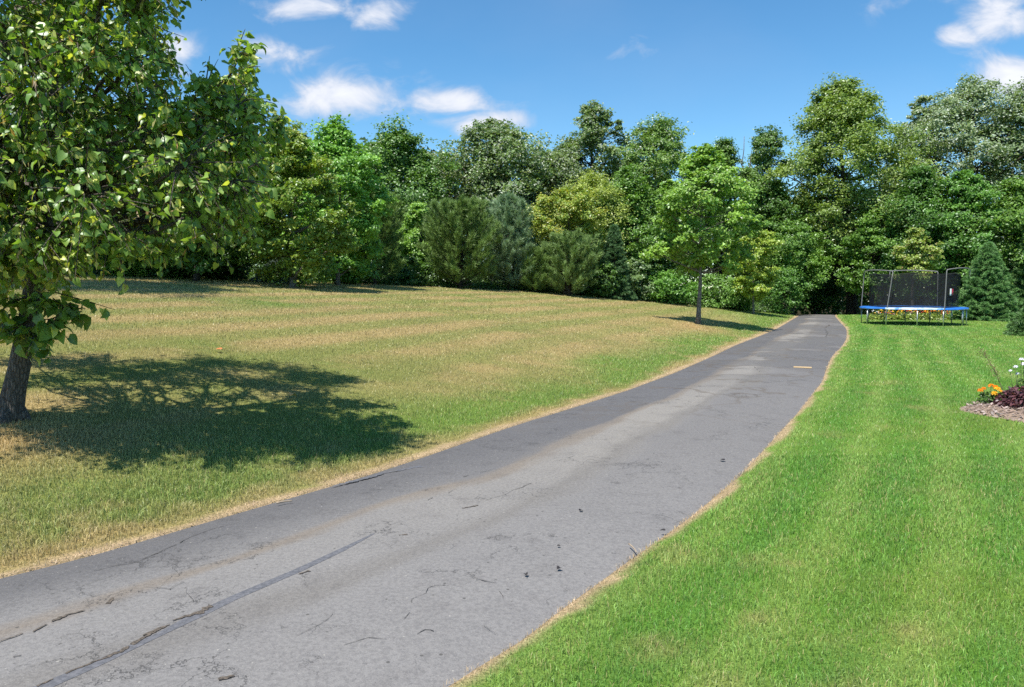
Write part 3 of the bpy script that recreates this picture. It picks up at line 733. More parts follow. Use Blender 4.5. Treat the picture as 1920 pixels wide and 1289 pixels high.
BROAD = [
    # name, label, px, ytop, halfwidth px, distance, seed, crown-base row, options
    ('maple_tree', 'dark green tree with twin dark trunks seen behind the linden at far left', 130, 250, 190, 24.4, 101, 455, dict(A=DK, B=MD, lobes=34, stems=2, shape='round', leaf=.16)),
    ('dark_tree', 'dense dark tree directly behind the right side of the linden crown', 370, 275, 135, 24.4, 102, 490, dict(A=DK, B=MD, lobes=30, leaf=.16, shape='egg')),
    ('birch_tree', 'tree with yellowish turning leaves beside the tip of the linden', 552, 250, 82, 23.9, 103, 512, dict(A=(.055, .115, .018), B=(.125, .185, .03), gold=(.26, .27, .05), gf=.20, lobes=38, leaf=.13, lobe=.32, bark=M_barkgrey, shape='egg')),
    ('maple_tree', 'fresh green young maple between the yellowish tree and the first pine', 634, 243, 76, 27.6, 104, 505, dict(A=(.06, .14, .026), B=(.13, .25, .05), lobes=36, leaf=.16, shape='tall', trunk=.014, bark=M_barkgrey)),
    ('maple_tree', 'broad dark green tree rising behind the first pine', 745, 254, 100, 42.0, 105, 470, dict(A=(.036, .085, .018), B=(.075, .145, .03), lobes=40, leaf=.2, shape='dome')),
    ('sapling_tree', 'small light green sapling showing between the two pines', 790, 388, 42, 36.0, 106, 500, dict(A=LT1, B=(.15, .25, .06), lobes=18, leaf=.15, per=40)),
    ('oak_tree', 'grey green oak with silvery leaf undersides and glints left of the tallest oak', 925, 240, 112, 45.0, 107, 420, dict(A=OAK1, B=OAK2, pale=SILV, pf=.24, lobes=44, leaf=.2, shape='dome', lobe=.28, bark=M_barkdark, trunk=.03)),
    ('willow_tree', 'large pale lime tree behind the golden tree', 1108, 338, 66, 40.0, 108, 520, dict(A=(.115, .16, .035), B=(.20, .25, .07), lobes=30, leaf=.13, per=60, flat=1.1, shape='round')),
    ('golden_tree', 'bright golden yellow green tree in the middle of the wood edge', 1062, 362, 66, 37.0, 109, 505, dict(A=(.09, .15, .028), B=(.17, .225, .05), gold=(.40, .36, .06), gf=.34, lobes=30, leaf=.14, per=56, shape='round')),
    ('oak_tree', 'tallest oak in the middle of the wood with sky showing through its crown', 1108, 210, 76, 49.0, 110, 450, dict(A=OAK1, B=OAK2, pale=SILV, pf=.22, lobes=40, leaf=.21, shape='dome', lobe=.28, fill=.25, bridge=.9, trunk=.03)),
    ('oak_tree', 'low silvery oak crown between the two taller oaks', 1040, 292, 62, 46.0, 111, 430, dict(A=OAK1, B=(.11, .16, .06), pale=SILV, pf=.34, lobes=26, leaf=.2, shape='round', lobe=.32, trunk=.03)),
    ('elm_tree', 'loose ragged green tree with thin upright top sprays behind the lone maple', 1228, 240, 98, 46.0, 112, 520, dict(A=G1, B=(.10, .165, .04), lobes=60, leaf=.18, shape='dome', lobe=.28, ragged=.35, fill=.3, pale=SILV, pf=.05)),
    ('maple_tree', 'mid green leafy tree left behind the lone maple', 1175, 325, 66, 41.0, 113, 520, dict(A=G1, B=(.085, .165, .028), lobes=32, leaf=.17, shape='egg')),
    ('elm_tree', 'mid green tree filling the skyline dip right behind the top of the lone maple', 1352, 276, 62, 50.0, 131, 500, dict(A=G1, B=(.09, .155, .04), lobes=40, leaf=.18, shape='egg', lobe=.28, ragged=.45)),
    ('ash_tree', 'dark narrow tree between the lone maple and the tallest tree', 1432, 252, 62, 51.0, 114, 480, dict(A=(.035, .075, .02), B=(.075, .135, .035), lobes=30, leaf=.19, shape='tall', lobe=.3, ragged=.5)),
    ('maple_tree', 'dark leafy tree closing the gap behind the second sapling', 1440, 345, 70, 48.5, 115, 540, dict(A=DK, B=MD, lobes=30, leaf=.18, shape='egg')),
    ('ash_tree', 'tallest broad crowned tree standing over the end of the driveway', 1600, 168, 118, 48.5, 116, 500, dict(lean=-.085, A=(.058, .105, .022), B=(.125, .18, .038), lobes=80, sub=11, leaf=.2, shape='dome', lobe=.27, trunk=.022, ragged=.2, fill=.35)),
    ('maple_tree', 'dark tree added to deepen the shade straight beyond the driveway end', 1530, 395, 84, 56.0, 128, 572, dict(A=DK, B=MD, lobes=34, leaf=.2, shape='round')),  # extra tree, added to keep the tunnel at the drive end dark
    ('maple_tree', 'leafy maple hanging low over the left side of the shaded driveway end', 1484, 425, 60, 45.5, 117, 545, dict(A=G1, B=G2, lobes=28, leaf=.17, shape='round')),
    ('maple_tree', 'leafy maple hanging low right of the shaded driveway end', 1634, 400, 54, 45.0, 118, 545, dict(A=(.036, .088, .016), B=G2, lobes=28, leaf=.17, shape='egg')),
    ('poplar_tree', 'tall silver leaved tree at the upper right', 1800, 172, 122, 52.0, 119, 400, dict(A=(.06, .10, .045), B=(.13, .18, .095), pale=(.36, .42, .32), pf=.28, lobes=56, leaf=.21, shape='dome', lobe=.27, trunk=.028)),
    ('poplar_tree', 'small silver topped tree with an open crown beside the tall silver one', 1716, 192, 40, 54.0, 120, 330, dict(A=OAK1, B=OAK2, pale=(.40, .45, .34), pf=.4, lobes=16, leaf=.2, shape='round', lobe=.34)),
    ('oak_tree', 'dark grey green oak at the top right corner of the wood', 1925, 158, 84, 50.0, 121, 420, dict(A=OAK1, B=(.09, .14, .055), pale=SILV, pf=.16, lobes=40, leaf=.2, shape='dome')),
    ('maple_tree', 'dense dark green maple behind the trampoline', 1715, 325, 76, 44.5, 122, 560, dict(A=DK, B=(.055, .125, .022), lobes=40, leaf=.18, shape='egg')),
    ('maple_tree', 'bright layered green maple between trampoline and spruce', 1795, 330, 76, 43.5, 123, 545, dict(A=(.035, .09, .018), B=(.085, .185, .03), lobes=40, leaf=.18, shape='egg', flat=.42)),
    ('maple_tree', 'green maple behind the right hand spruce at the picture edge', 1895, 345, 92, 42.5, 124, 560, dict(A=DK, B=G2, lobes=40, leaf=.18, shape='egg')),
    ('young_maple', 'light green sapling tree right behind the trampoline net', 1712, 432, 34, 40.5, 125, 525, dict(A=(.085, .14, .03), B=(.17, .23, .05), lobes=18, leaf=.14, per=40, gold=(.3, .2, .08), gf=.15)),
    ('maple_tree', 'lone leafy maple on the lawn left of the driveway', 1316, 284, 100, 26.2, 126, 505, dict(A=(.058, .124, .021), B=(.14, .24, .043), lobes=46, sub=10, per=34, leaf=.15, lobe=.27, shape='egg', trunk=.0135, bark=M_barkgrey, pale=(.28, .36, .13), pf=.08, group='young maples on the lawn', ragged=.35)),
    ('young_maple', 'small yellowish green maple behind the lone maple beside the driveway', 1422, 432, 56, 33.5, 127, 552, dict(A=(.095, .155, .025), B=(.20, .265, .045), lobes=24, per=34, leaf=.15, lobe=.3, shape='round', trunk=.015, bark=M_barkgrey, gold=GOLD, gf=.08, group='young maples on the lawn')),
]


def plant_trees():
    for name, label, px, yt, hw, d, seed, yb, kw in BROAD:
        if name in ('maple_tree', 'young_maple') and kw.get('group', '').startswith('young'):
            pb = (1309, 608) if seed == 126 else (1412.5, 589.5)
            gx, gy, gz = gpt(*pb); H = CAMZ + (HORIZ - yt) / FPX * gy - gz; cb = CAMZ + (HORIZ - yb) / FPX * gy - gz
            broadleaf(name, label, (gx, gy, gz), H, hw / FPX * gy * (.82 if seed == 126 else .85), cb, seed=seed, lean=.012, **kw)
        else: tree_px(name, label, px, yt, hw, d, seed, yb, **kw)
    CON = [('pine_tree', 'dark loose pine with soft plumes beside the young maple', 703, 352, 66, 31.5, 201, dict(A=PIN1, B=(.075, .125, .035), kind='pine')),
           ('pine_tree', 'broad round pine, biggest of the pines in the middle left', 862, 372, 78, 33.5, 202, dict(A=PIN1, B=PIN2, kind='pine', dens=1.25)),
           ('pine_tree', 'blue green pine just right of the broad round pine', 952, 356, 56, 35.5, 203, dict(A=BLU1, B=BLU2, kind='pine', dens=1.1)),
           ('pine_tree', 'low grey green pine in front of the golden tree', 1066, 436, 58, 35.0, 204, dict(A=PIN1, B=(.10, .155, .06), kind='pine')),
           ('pine_tree', 'tiny green pine squeezed between the broad and the low pine', 1003, 462, 34, 35.3, 205, dict(A=PIN1, B=PIN2, kind='pine', dens=.8)),
           ('spruce_tree', 'slim dark spruce right of the low pine', 1150, 420, 36, 37.0, 206, dict(A=SPR1, B=(.05, .10, .05), kind='spruce', dens=.9)),
           ('spruce_tree', 'broad layered spruce to the right of the trampoline', 1848, 452, 60, 37.0, 207, dict(A=(.03, .072, .03), B=(.075, .15, .055), kind='spruce', dens=1.3)),
           ('spruce_tree', 'low blue spruce under the yellowish tree', 530, 486, 52, 27.2, 208, dict(A=(.035, .055, .055), B=(.10, .135, .14), kind='spruce', dens=.8)),
           ('spruce_tree', 'small dark spruce cut by the right picture edge', 1944, 560, 46, 25.0, 209, dict(A=SPR1, B=SPR2, kind='spruce', dens=.9)),
           ('spruce_tree', 'dark tapering spruce rising at the right picture edge behind the layered one', 1935, 385, 50, 40.0, 210, dict(A=SPR1, B=SPR2, kind='spruce', dens=1.0))]
    for name, label, px, yt, hw, d, seed, kw in CON: tree_px(name, label, px, yt, hw, d, seed, **kw)
    SHR = [('bright green shrub in a gap below the linden crown', 243, 480, 34, 26.0, LT1, (.16, .28, .06)), ('dark yew shrub to the right of the bright shrub', 335, 470, 60, 26.8, (.012, .03, .01), (.03, .06, .016)),
           ('dark shrub beneath the dense dark tree', 425, 455, 56, 27.3, (.014, .034, .01), (.035, .07, .018)), ('grey green shrub right of the slim dark spruce', 1190, 490, 34, 38.5, (.05, .095, .035), (.105, .165, .065)),
           ('round leafy green shrub left of the lone maple trunk', 1255, 515, 42, 38.8, (.045, .11, .018), (.085, .185, .03)), ('leafy shrub behind the lone maple trunk', 1335, 520, 50, 40.5, G1, (.10, .19, .04)),
           ('shrub between lone maple and the young one behind it', 1385, 530, 36, 41.0, G1, G2), ('dense dark green shrub left of the driveway end', 1462, 505, 46, 43.2, (.036, .09, .018), (.075, .165, .03)),
           ('low dark shrub under the slim spruce', 1130, 500, 34, 36.8, DK, MD), ('dark shrub at far left below the twin trunks', 90, 470, 70, 28.5, DK, MD),
           ('green shrub at the foot of the fresh green young maple', 650, 470, 44, 30.2, G1, G2), ('dark shrub low between the two biggest pines', 770, 490, 44, 33.6, DK, MD)]
    for i, (lab, px, yt, hw, d, A, B) in enumerate(SHR):
        tree_px('shrub', lab, px, yt, hw, d, 300 + i, HORIZ + 60, A=A, B=B, lobes=16, sub=8, per=40, leaf=.12, lobe=.42, shape='round', stems=3, trunk=.012, group='shrubs along the wood edge', cat='shrub')


plant_trees()
broadleaf('maple_tree', 'tall tree behind the linden with its trunk outside the picture to the left', (-12.9, 16.4, float(zt(-12.9, 16.4))), 11.5, 3.1, 3.6, G1, G2, 140, shape='egg', lobes=40, leaf=.15)


def snag():
    x, y, z = at(1378, 50); mb = MB(); r = np.random.default_rng(3)
    base = np.array([0, 0, -.1]); top = np.array([.35, 0, CAMZ + (HORIZ - 262) / FPX * 50 - z])
    p = limb(mb, base, top, .16, .015, r, .02, 14)
    for k, (dx, l) in {8: (-.5, 1.6), 9: (.45, 1.8), 10: (.3, 1.9), 11: (-.3, 1.0)}.items(): limb(mb, p[k], p[k] + np.array([dx, .1, l]), .05, .008, r, .08)
    root = empty('dead_tree', (x, y, z)); mb.build('trunk', M_barkgrey, root); tag(root, 'bare dead tree top poking above the wood right of the lone maple', 'tree', 'trees at the edge of the wood')


snag()


def far_wood():
    r = np.random.default_rng(99); n = 120000; x = -55 + 115 * r.random(n); y = np.where(x < 0, 46 + x * .25, 56) + 14 * r.random(n) + 1.5
    top = 6.5 + 5.5 * fbm(x * .16, y * .16, 91, 3); z = zt(x, y) + top * r.random(n) ** .9
    gap = fbm(x * .5, z * .5, 92, 3) > .36; x, y, z = x[gap], y[gap], z[gap]; P = np.stack([x, y, z], -1)
    N = unit(r.normal(size=P.shape) * .6 + np.array([0, -.4, .5])); L = .38 * (.6 + .8 * r.random(len(P)))
    V, q = diamond(P, N, L, L * .75, r); c = jitter_col(fbm(x * .8, z * .8, 93, 2), r.random(len(P)), DK, (.05, .105, .022), r)
    tag(mesh_obj('far_wood', V, [q], M_leaf, fcol=c), 'dark mass of trees deep in the wood behind the edge', 'wood', kind='stuff')


far_wood()


def undergrowth():
    r = np.random.default_rng(77); xs = np.concatenate([-30 + 60 * r.random(2600), 9 + 6.6 * r.random(900)]); ok = ~((xs > 15.2) & (xs < 21.6)); xs = xs[ok]
    ys = wood_y(xs) + .1 + 3.5 * r.random(len(xs)) ** 1.5; h = (.12 + .5 * r.random(len(xs))) * (.5 + sstep(0, 2, ys - wood_y(xs)))
    k = 26; P = np.stack([xs, ys, zt(xs, ys)], -1)[:, None] + np.concatenate([r.normal(size=(len(xs), k, 2)) * .2, (h[:, None] * r.random((len(xs), k)))[..., None]], -1)
    P = P.reshape(-1, 3); N = unit(r.normal(size=P.shape) * .5 + np.array([-.2, -.4, .7])); L = .12 * (.6 + .8 * r.random(len(P)))
    V, q = diamond(P, N, L, L * .6, r); cl = np.repeat(r.random(len(xs)), k)
    c = jitter_col(cl, r.random(len(P)), (.04, .095, .018), (.12, .2, .04), r)
    tag(mesh_obj('undergrowth', V, [q], M_leaf, fcol=c), 'leafy weeds and ground cover along the foot of the wood', 'ground cover', kind='stuff')


undergrowth()


# ------------------------------------------------------------------ the linden in the foreground
def heart_leaves(P, along, Nn, L, rng):
    n = len(P); a = unit(along); Nn = unit(Nn - (Nn * a).sum(1)[:, None] * a); b = np.cross(Nn, a)
    T = np.array([[0, 0, 0], [0, .5, .0], [0, 1.04, -.14], [-.27, -.10, .06], [-.47, .22, .13], [-.33, .64, .04], [.27, -.10, .06], [.47, .22, .13], [.33, .64, .04]])
    T = T[None] * np.stack([.85 + .3 * rng.random(n), np.ones(n), .3 + 2.6 * rng.random(n)], -1)[:, None]
    V = P[:, None] + L[:, None, None] * (b[:, None] * T[..., :1] + a[:, None] * T[..., 1:2] + Nn[:, None] * T[..., 2:])
    i = np.arange(n)[:, None, None] * 9
    q = (i + np.array([[[0, 1, 4, 3], [1, 2, 5, 4], [0, 6, 7, 1], [1, 7, 8, 2]]])).reshape(-1, 4)
    return V.reshape(-1, 3), q


def linden():
    rng = np.random.default_rng(12); bx, by, bz = gpt(16, 786); root = empty('linden_tree', (bx, by, bz))
    tag(root, 'large leafy linden in the left foreground with a leaning trunk', 'tree')
    B = np.array([bx, by, bz])

    def W(px, py, dd=0.0):
        d = ray(px, py); k = (by + dd) / d[1]; return d * k + np.array([0, 0, CAMZ]) - B
    mpx = by / FPX
    mb = MB(); path = np.array([W(14, 800), W(18, 775), W(27, 730), W(36, 690), W(46, 640), W(56, 590), W(64, 540), W(72, 480), W(84, 400), W(96, 280), W(106, 140), W(116, 0), W(124, -160), W(130, -300)])
    rad = np.array([.150, .112, .094, .088, .085, .083, .083, .084, .08, .075, .06, .045, .03, .015]); mb.tube(path, rad, 18)
    for a in (0.3, 1.4, 2.6, 3.7, 5.0):            # root flare
        p0 = path[2] * .6 + path[1] * .4; e = path[0] + np.array([math.cos(a) * .21, math.sin(a) * .21, -.03]); mb.tube(np.array([p0, p0 * .45 + e * .55 + np.array([0, 0, -.03]), e]), [.06, .05, .02], 8)
    LOB = [(466, 100, 30), (455, 140, 34), (428, 165, 38), (398, 175, 46), (470, 195, 50), (445, 262, 72), (455, 340, 62), (425, 392, 55), (385, 215, 60), (322, 235, 70), (296, 95, 40), (265, 40, 70), (300, -30, 60), (215, -90, 110), (110, -150, 140), (0, -110, 140),
           (-110, 0, 150), (350, 310, 85), (365, 400, 65), (275, 425, 60), (250, 315, 90), (232, 195, 85), (150, 85, 100), (150, 240, 105), (160, 370, 90), (60, 150, 115), (50, 300, 115), (45, 420, 80),
           (-60, 250, 130), (-70, 400, 100), (505, 305, 34), (528, 240, 30), (545, 228, 16), (488, 350, 32), (210, 430, 60), (120, 455, 55), (5, 480, 55), (-60, 520, 60), (95, 500, 40), (-150, 120, 140), (-180, 300, 130), (60, -260, 130), (180, -220, 110)]
    items = [(W(112, 20, -.3), .3), (W(62, 70, -.35), .32), (W(108, -40, -.3), .32), (W(150, 30, -.4), .26)]
    for px, py, r in LOB:
        px -= max(0, px - 330) * .12
        half = math.sqrt(max(.05, 1 - min(.95, (((px - 90) / 470) ** 2 + ((py - 130) / 470) ** 2)))) * 1.75
        for k in range(2 if r > 45 else 1): items.append((W(px, py, (rng.random() * .7 + .25) * half * (1.05 if k else -.80) if r > 45 else rng.normal() * .25), r * mpx))
    for _ in range(16):                            # clumps nearer and farther, seen in front of the others
        px, py = rng.uniform(-150, 330), rng.uniform(-150, 400); items.append((W(px, py, rng.choice([-.6, 1]) * rng.uniform(1.1, 1.7)), rng.uniform(.28, .45)))
    for px, py, dd, r in [(-60, 430, -.8, .34), (10, 400, -1.0, .34), (-130, 360, -1.1, .42), (-170, 430, -.5, .4), (60, 430, -.7, .3), (-90, 300, -1.4, .4), (-200, 330, -.9, .42), (-100, 170, -.8, .45), (-40, 200, -.8, .42), (-140, 260, -.9, .42), (-60, 110, -.9, .42), (20, 270, -.6, .36)]: items.append((W(px, py, dd), r))  # extra clumps, mostly out of view, added to shade the trunk sprouts
    cen = W(90, 150); TP, TA, TN, TL, TCl = [], [], [], [], []; BP, BA = [], []

    def twig(a, d, ln, n, droop, size, cl):
        s = np.linspace(0, 1, 7)[:, None]; p = a + d * ln * s + np.array([0, 0, -droop * ln]) * s ** 2
        mb.tube(p, np.linspace(.007, .002, 7), 4, False)
        for i in range(n):
            t = .12 + .88 * (i + rng.random() * .5) / n; q = np.array([np.interp(t, s[:, 0], p[:, k]) for k in range(3)])
            sd = unit(np.cross(d, [0, 0, 1.0])) * (1 if i % 2 else -1)
            al = unit(d * .45 + sd * .6 + np.array([0, 0, -.75]) + rng.normal(size=3) * .55)
            TP.append(q + al * .035); TA.append(al); TN.append(unit(np.array([0, 0, .6]) + .45 * d + rng.normal(size=3) * .72)); TL.append(size * (.45 + .85 * rng.random())); TCl.append(cl)
            if rng.random() < .24: BP.append(q + np.array([0, 0, -.01])); BA.append(unit(al * .6 + np.array([0, 0, -.8]) + rng.normal(size=3) * .3))
    for c, r in items:
        d = c - path[8]; j = int(np.argmin(abs(path[:, 2] - (c[2] - .45 * np.hypot(c[0] - path[8][0], c[1])))))
        j = min(max(j, 7), 12)
        if r < 50 * mpx:                       # small outer sprays grow from the clump next to them
            bigs = [q for q, rr in items if rr > r * 1.25 and np.linalg.norm(q - cen) < np.linalg.norm(c - cen)]
            o = min(bigs, key=lambda q: np.linalg.norm(q - c)) if bigs else path[j]
            limb(mb, o, c, .014, .006, rng, .07, 7)
        else: limb(mb, path[j], c, rad[j] * .42, .010, rng, .07, 9)
        N = int(21 * (r / .38) ** 1.75) + 8; cl = rng.random()
        for _ in range(N):
            v = unit(rng.normal(size=3)); dd = unit(v + .75 * unit(c - cen) + np.array([0, 0, .15]))
            twig(c + v * r * .32 * rng.random(), dd, r * (.55 + .62 * rng.random()) + .03, 9, .3 * rng.random(), .058, .6 * cl + .4 * rng.random())
    # leafy sprouts low on the trunk, and the long thin one to the right
    for px, py, k, sx in [(40, 560, 9, 0), (75, 560, 12, .4), (95, 600, 11, .6), (45, 615, 11, 0), (20, 590, 9, -.6), (8, 540, 9, -.8), (70, 630, 8, .3), (120, 575, 8, .8)]:
        for _ in range(k):
            dd = unit(np.array([sx * .9 + rng.normal() * .5, -.5 + rng.normal() * .5, -.25 + rng.normal() * .35])); twig(W(px, py, -.12), dd, .10 + .13 * rng.random(), 3, .3, .10, .1 + .2 * rng.random())
    for a, b in (((90, 545), (215, 578)), ((100, 560), (150, 600)), ((85, 570), (145, 575))):
        A_, B_ = W(*a, -.05), W(*b, -.2); twig(A_, unit(B_ - A_), np.linalg.norm(B_ - A_), 8, .02, .10, .2)
    mb.build('trunk', bark_material('linden_bark', (.085, .068, .055), (.19, .155, .13), 14.0), root)
    P, A_, Nn, L = np.array(TP), np.array(TA), np.array(TN), np.array(TL); V, q = heart_leaves(P, A_, Nn, L, rng)
    c = jitter_col(np.array(TCl), rng.random(len(P)), (.070, .155, .025), (.25, .36, .064), rng, (.42, .46, .10), .18)
    crown = mesh_obj('crown', V, [q], M_linden, root, fcol=np.repeat(c, 4, 0), smooth=True)
    BP_, BA_ = np.array(BP), np.array(BA); Lb = .085 * (.7 + .6 * rng.random(len(BP_)))
    V, q = diamond(BP_ + BA_ * Lb[:, None] * .5, unit(rng.normal(size=BP_.shape) + np.array([0, 0, .4])), Lb, Lb * .2, rng, .1, BA_)
    cb = np.array([.46, .43, .17]) * (.7 + .5 * rng.random((len(BP_), 1))) * np.array([1, 1, 1.0]); brown = rng.random(len(BP_)) < .2; cb[brown] = (.34, .22, .09)
    mesh_obj('flower_bracts', V, [q], M_leaf, root, fcol=cb)


linden()


# ------------------------------------------------------------------ trampoline
def trampoline():
    cx, cy = 17.72, 33.05; va = math.atan2(cx, cy); root = empty('trampoline', (cx, cy, float(zt(cx, cy))), -va)
    tag(root, 'round trampoline with blue pad and dark safety net on the green lawn', 'trampoline')
    steel = plain('galvanised_steel', (.50, .52, .53), .38, .75, .12, 30.0); grey = plain('grey_foam_sleeve', (.15, .15, .152), .7, 0, .15)
    Rr, Hm = 2.10, .74

    def pt(deg, r, z): a = R(deg); return np.array([math.sin(a) * r, -math.cos(a) * r, z])
    ring = MB(); ring.tube([pt(a, Rr - .02, Hm - .04) for a in range(0, 361, 8)], .024, 8, False); ring.build('frame', steel, root)
    for a in (-57, 5, 62, 110, 132, 160, 188, 214, 240, -28, 33, 75, -100):
        m = MB(); m.tube([pt(a, Rr - .02, Hm - .05), pt(a, Rr - .0, -.02), ], .022, 8); m.build('leg', steel, root)
    # bed and pad
    th = np.arange(48) * 7.5; V = np.vstack([[0, 0, Hm - .07]] + [pt(a, 1.72, Hm - .02) for a in th]); t = [[0, i + 1, (i + 1) % 48 + 1] for i in range(48)]
    mesh_obj('jumping_mat', V, [np.array(t)], plain('black_mat', (.015, .015, .017), .6), root)
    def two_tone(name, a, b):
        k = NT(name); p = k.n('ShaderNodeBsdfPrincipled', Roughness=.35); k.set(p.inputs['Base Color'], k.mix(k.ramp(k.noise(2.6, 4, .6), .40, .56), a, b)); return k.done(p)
    blue = plain('blue_vinyl', (.02, .13, .46), .4, 0, .25, 3.0); pale = two_tone('sky_gloss_vinyl', (.06, .22, .62), (.42, .55, .68))  # pale vinyl: reflected sky gloss painted into the pad colour

    def pad(a0, a1, mat, seed, name):
        r = np.random.default_rng(seed); A = np.linspace(a0, a1, max(4, int(abs(a1 - a0) / 4))); rows = []
        for a in A:
            w = .03 * (fbm(a * .11, seed, 5, 2) - .5); up = .02 * math.sin(math.pi * (a - a0) / (a1 - a0))
            rows.append([pt(a, 1.68, Hm + .005 + w), pt(a, 1.80, Hm + .02 + w * .7 + up * .6), pt(a, 2.02, Hm + .02 + w * .7 + up * .6), pt(a, 2.125, Hm + .01 + w), pt(a, 2.135, Hm - .05 + w * 1.6)])
        V = np.array(rows).reshape(-1, 3); i = np.arange(len(A) - 1)[:, None] * 5; j = np.arange(4)[None]
        mesh_obj(name, V, [np.stack([i + j, i + j + 1, i + j + 6, i + j + 5], -1).reshape(-1, 4)], mat, root, smooth=True)
    pad(-126, -29, blue, 1, 'pad_section'); pad(33, 128, blue, 2, 'pad_section'); pad(128, 234, blue, 3, 'pad_section')
    pad(-29, 33, pale, 4, 'pad_section'); root.children[-1]['label'] = 'front pad section with pale sky gloss painted into the blue'
    # three arches of grey tube
    for a0, a1, h, k in ((-100, -28, 2.28, .09), (33, 78, 2.36, .06), (152, 208, 2.36, .05)):
        m = MB(); b0, b1 = pt(a0, Rr + .03, .35), pt(a1, Rr + .03, .35); t0, t1 = pt(a0 * .98 + a1 * .02, Rr + .03, h - .02), pt(a1, Rr + .03, h + .02)
        lean = np.array([.14, 0, 0]) if a0 == -100 else np.zeros(3); t0 = t0 + lean * .7; t1 = t1 + lean * 1.5
        s = np.linspace(0, 1, 9)[:, None]; top = t0 * (1 - s) + t1 * s + np.array([0, 0, k]) * (1 - (2 * s - 1) ** 2) + (t0 + t1) * np.array([.5, .5, 0]) * .0
        mid = pt((a0 + a1) / 2, Rr + .03, 0) - (b0 + b1) * np.array([.5, .5, 0]); top = top + mid * np.array([1, 1, 0]) * (1 - (2 * s - 1) ** 2) * .8
        top[0] = top[0] + (top[1] - top[0]) * .12; top[-1] = top[-1] + (top[-2] - top[-1]) * .12
        def leg_(b, t): return [b * (1 - u) + t * u for u in np.linspace(0, 1, 8)]
        pts = leg_(b0, t0 - np.array([0, 0, .06])) + list(top) + leg_(b1, t1 - np.array([0, 0, .06]))[::-1]
        m.tube(np.array(pts), .021, 8); m.build('net_arch', grey, root)
    # net
    k = NT('safety_net'); w1 = k.noise(3.0, 3)
    tr = k.n('ShaderNodeBsdfTransparent'); df = k.n('ShaderNodeBsdfDiffuse', Color=(.030, .032, .036))
    mx = k.n('ShaderNodeMixShader', Fac=k.ramp(w1, .3, .7, .32, .47)); k.t.links.new(tr.outputs[0], mx.inputs[1]); k.t.links.new(df.outputs[0], mx.inputs[2]); net = k.done(mx)
    rows = []
    for i in range(73):
        a = i * 5.0; s = .06 * abs(math.sin(R(a * 3.0))); f = .015 * math.sin(R(a * 17))
        rows.append([pt(a, 1.74 + f, Hm + .0), pt(a, 1.75 + f * 1.5, 1.4), pt(a, 1.77 + f, 2.22 - s)])
    V = np.array(rows).reshape(-1, 3); i = np.arange(72)[:, None] * 3; j = np.arange(2)[None]
    mesh_obj('safety_net', V, [np.stack([i + j, i + 3 + j, i + 4 + j, i + 1 + j], -1).reshape(-1, 4)], net, root, smooth=True)
    Vd = []
    for a in range(38, 99, 4): Vd += [pt(a, 1.70, Hm), pt(a, 1.72 + .02 * math.sin(R(a * 9)), 2.15)]
    mesh_obj('net_door', Vd, [np.array([[2 * q, 2 * q + 2, 2 * q + 3, 2 * q + 1] for q in range(len(Vd) // 2 - 1)])], net, root, smooth=True)
    hem = MB(); hem.tube([pt(a, 1.77, 2.222 - .06 * abs(math.sin(R(a * 3.0)))) for a in range(0, 361, 5)], .012, 6, False); hem.build('net_hem', plain('black_webbing', (.02, .02, .022), .7), root)
    c = pt(52, 1.80, 1.42); tg = MB(); tg.box(c + np.array([-.035, -.01, 0]), (.07, .012, .29), R(40)); tg.build('warning_tag', plain('white_card', (.78, .79, .80), .5, 0, .04), root, False)
    tg = MB(); tg.box(c + np.array([.035, .035, 0]), (.05, .012, .26), R(40)); tg.build('warning_tag', plain('red_card', (.42, .03, .07), .5, 0, .08), root, False)


trampoline()


# ------------------------------------------------------------------ flower beds
def leaf_plant(name, label, loc, rad, h, A, B, seed, n, leaf, group, parts=(), mat=None, cat='plant', spiky=.6):
    """a bushy bedding plant: stems, a leafy mound, and flower heads [(x, y, z, r, colour)]"""
    r = np.random.default_rng(seed); root = empty(name, loc); tag(root, label, cat, group)
    d = unit(r.normal(size=(n, 3)) + np.array([0, 0, .35])); d[:, 2] = abs(d[:, 2]); P = d * np.array([rad, rad, h]) * (.45 + .55 * r.random((n, 1)) ** .6)
    al = unit(d + r.normal(size=(n, 3)) * spiky + np.array([0, 0, -.25])); N = unit(d * .4 + np.array([0, 0, .7]) + r.normal(size=(n, 3)) * .4)
    L = leaf * (.6 + .8 * r.random(n)); V, q = diamond(P, N, L, L * .55, r, .2, al)
    mesh_obj('foliage', V, [q], mat or M_leaf, root, fcol=jitter_col(r.random(n), r.random(n), A, B, r))
    st = MB()
    for i in range(0, n, max(1, n // 14)): st.tube([[0, 0, -.03], P[i] * .55 + np.array([0, 0, .01]), P[i]], [.006, .005, .003], 4)
    for (x, y, z, rr, col) in parts: st.tube([[x * .3, y * .3, -.02], [x * .8, y * .8, z * .55], [x, y, z]], [.006, .005, .003], 5)
    st.build('stems', plain('plant_stem_' + name, (.07, .11, .03), .7), root)
    for (x, y, z, rr, col) in parts:
        k = 34; th = r.random(k) * 6.283; el = r.random(k) * 1.15; dd = np.stack([np.cos(th) * np.cos(el), np.sin(th) * np.cos(el), np.sin(el)], -1)
        V, q = diamond(np.array([x, y, z]) + dd * rr * .62, unit(dd + np.array([0, 0, .7])), rr * .95, rr * .7, r, .1, dd)
        mesh_obj('flower_head', V, [q], M_petal, root, fcol=np.array(col) * (.8 + .4 * r.random((k, 1))))
    return root


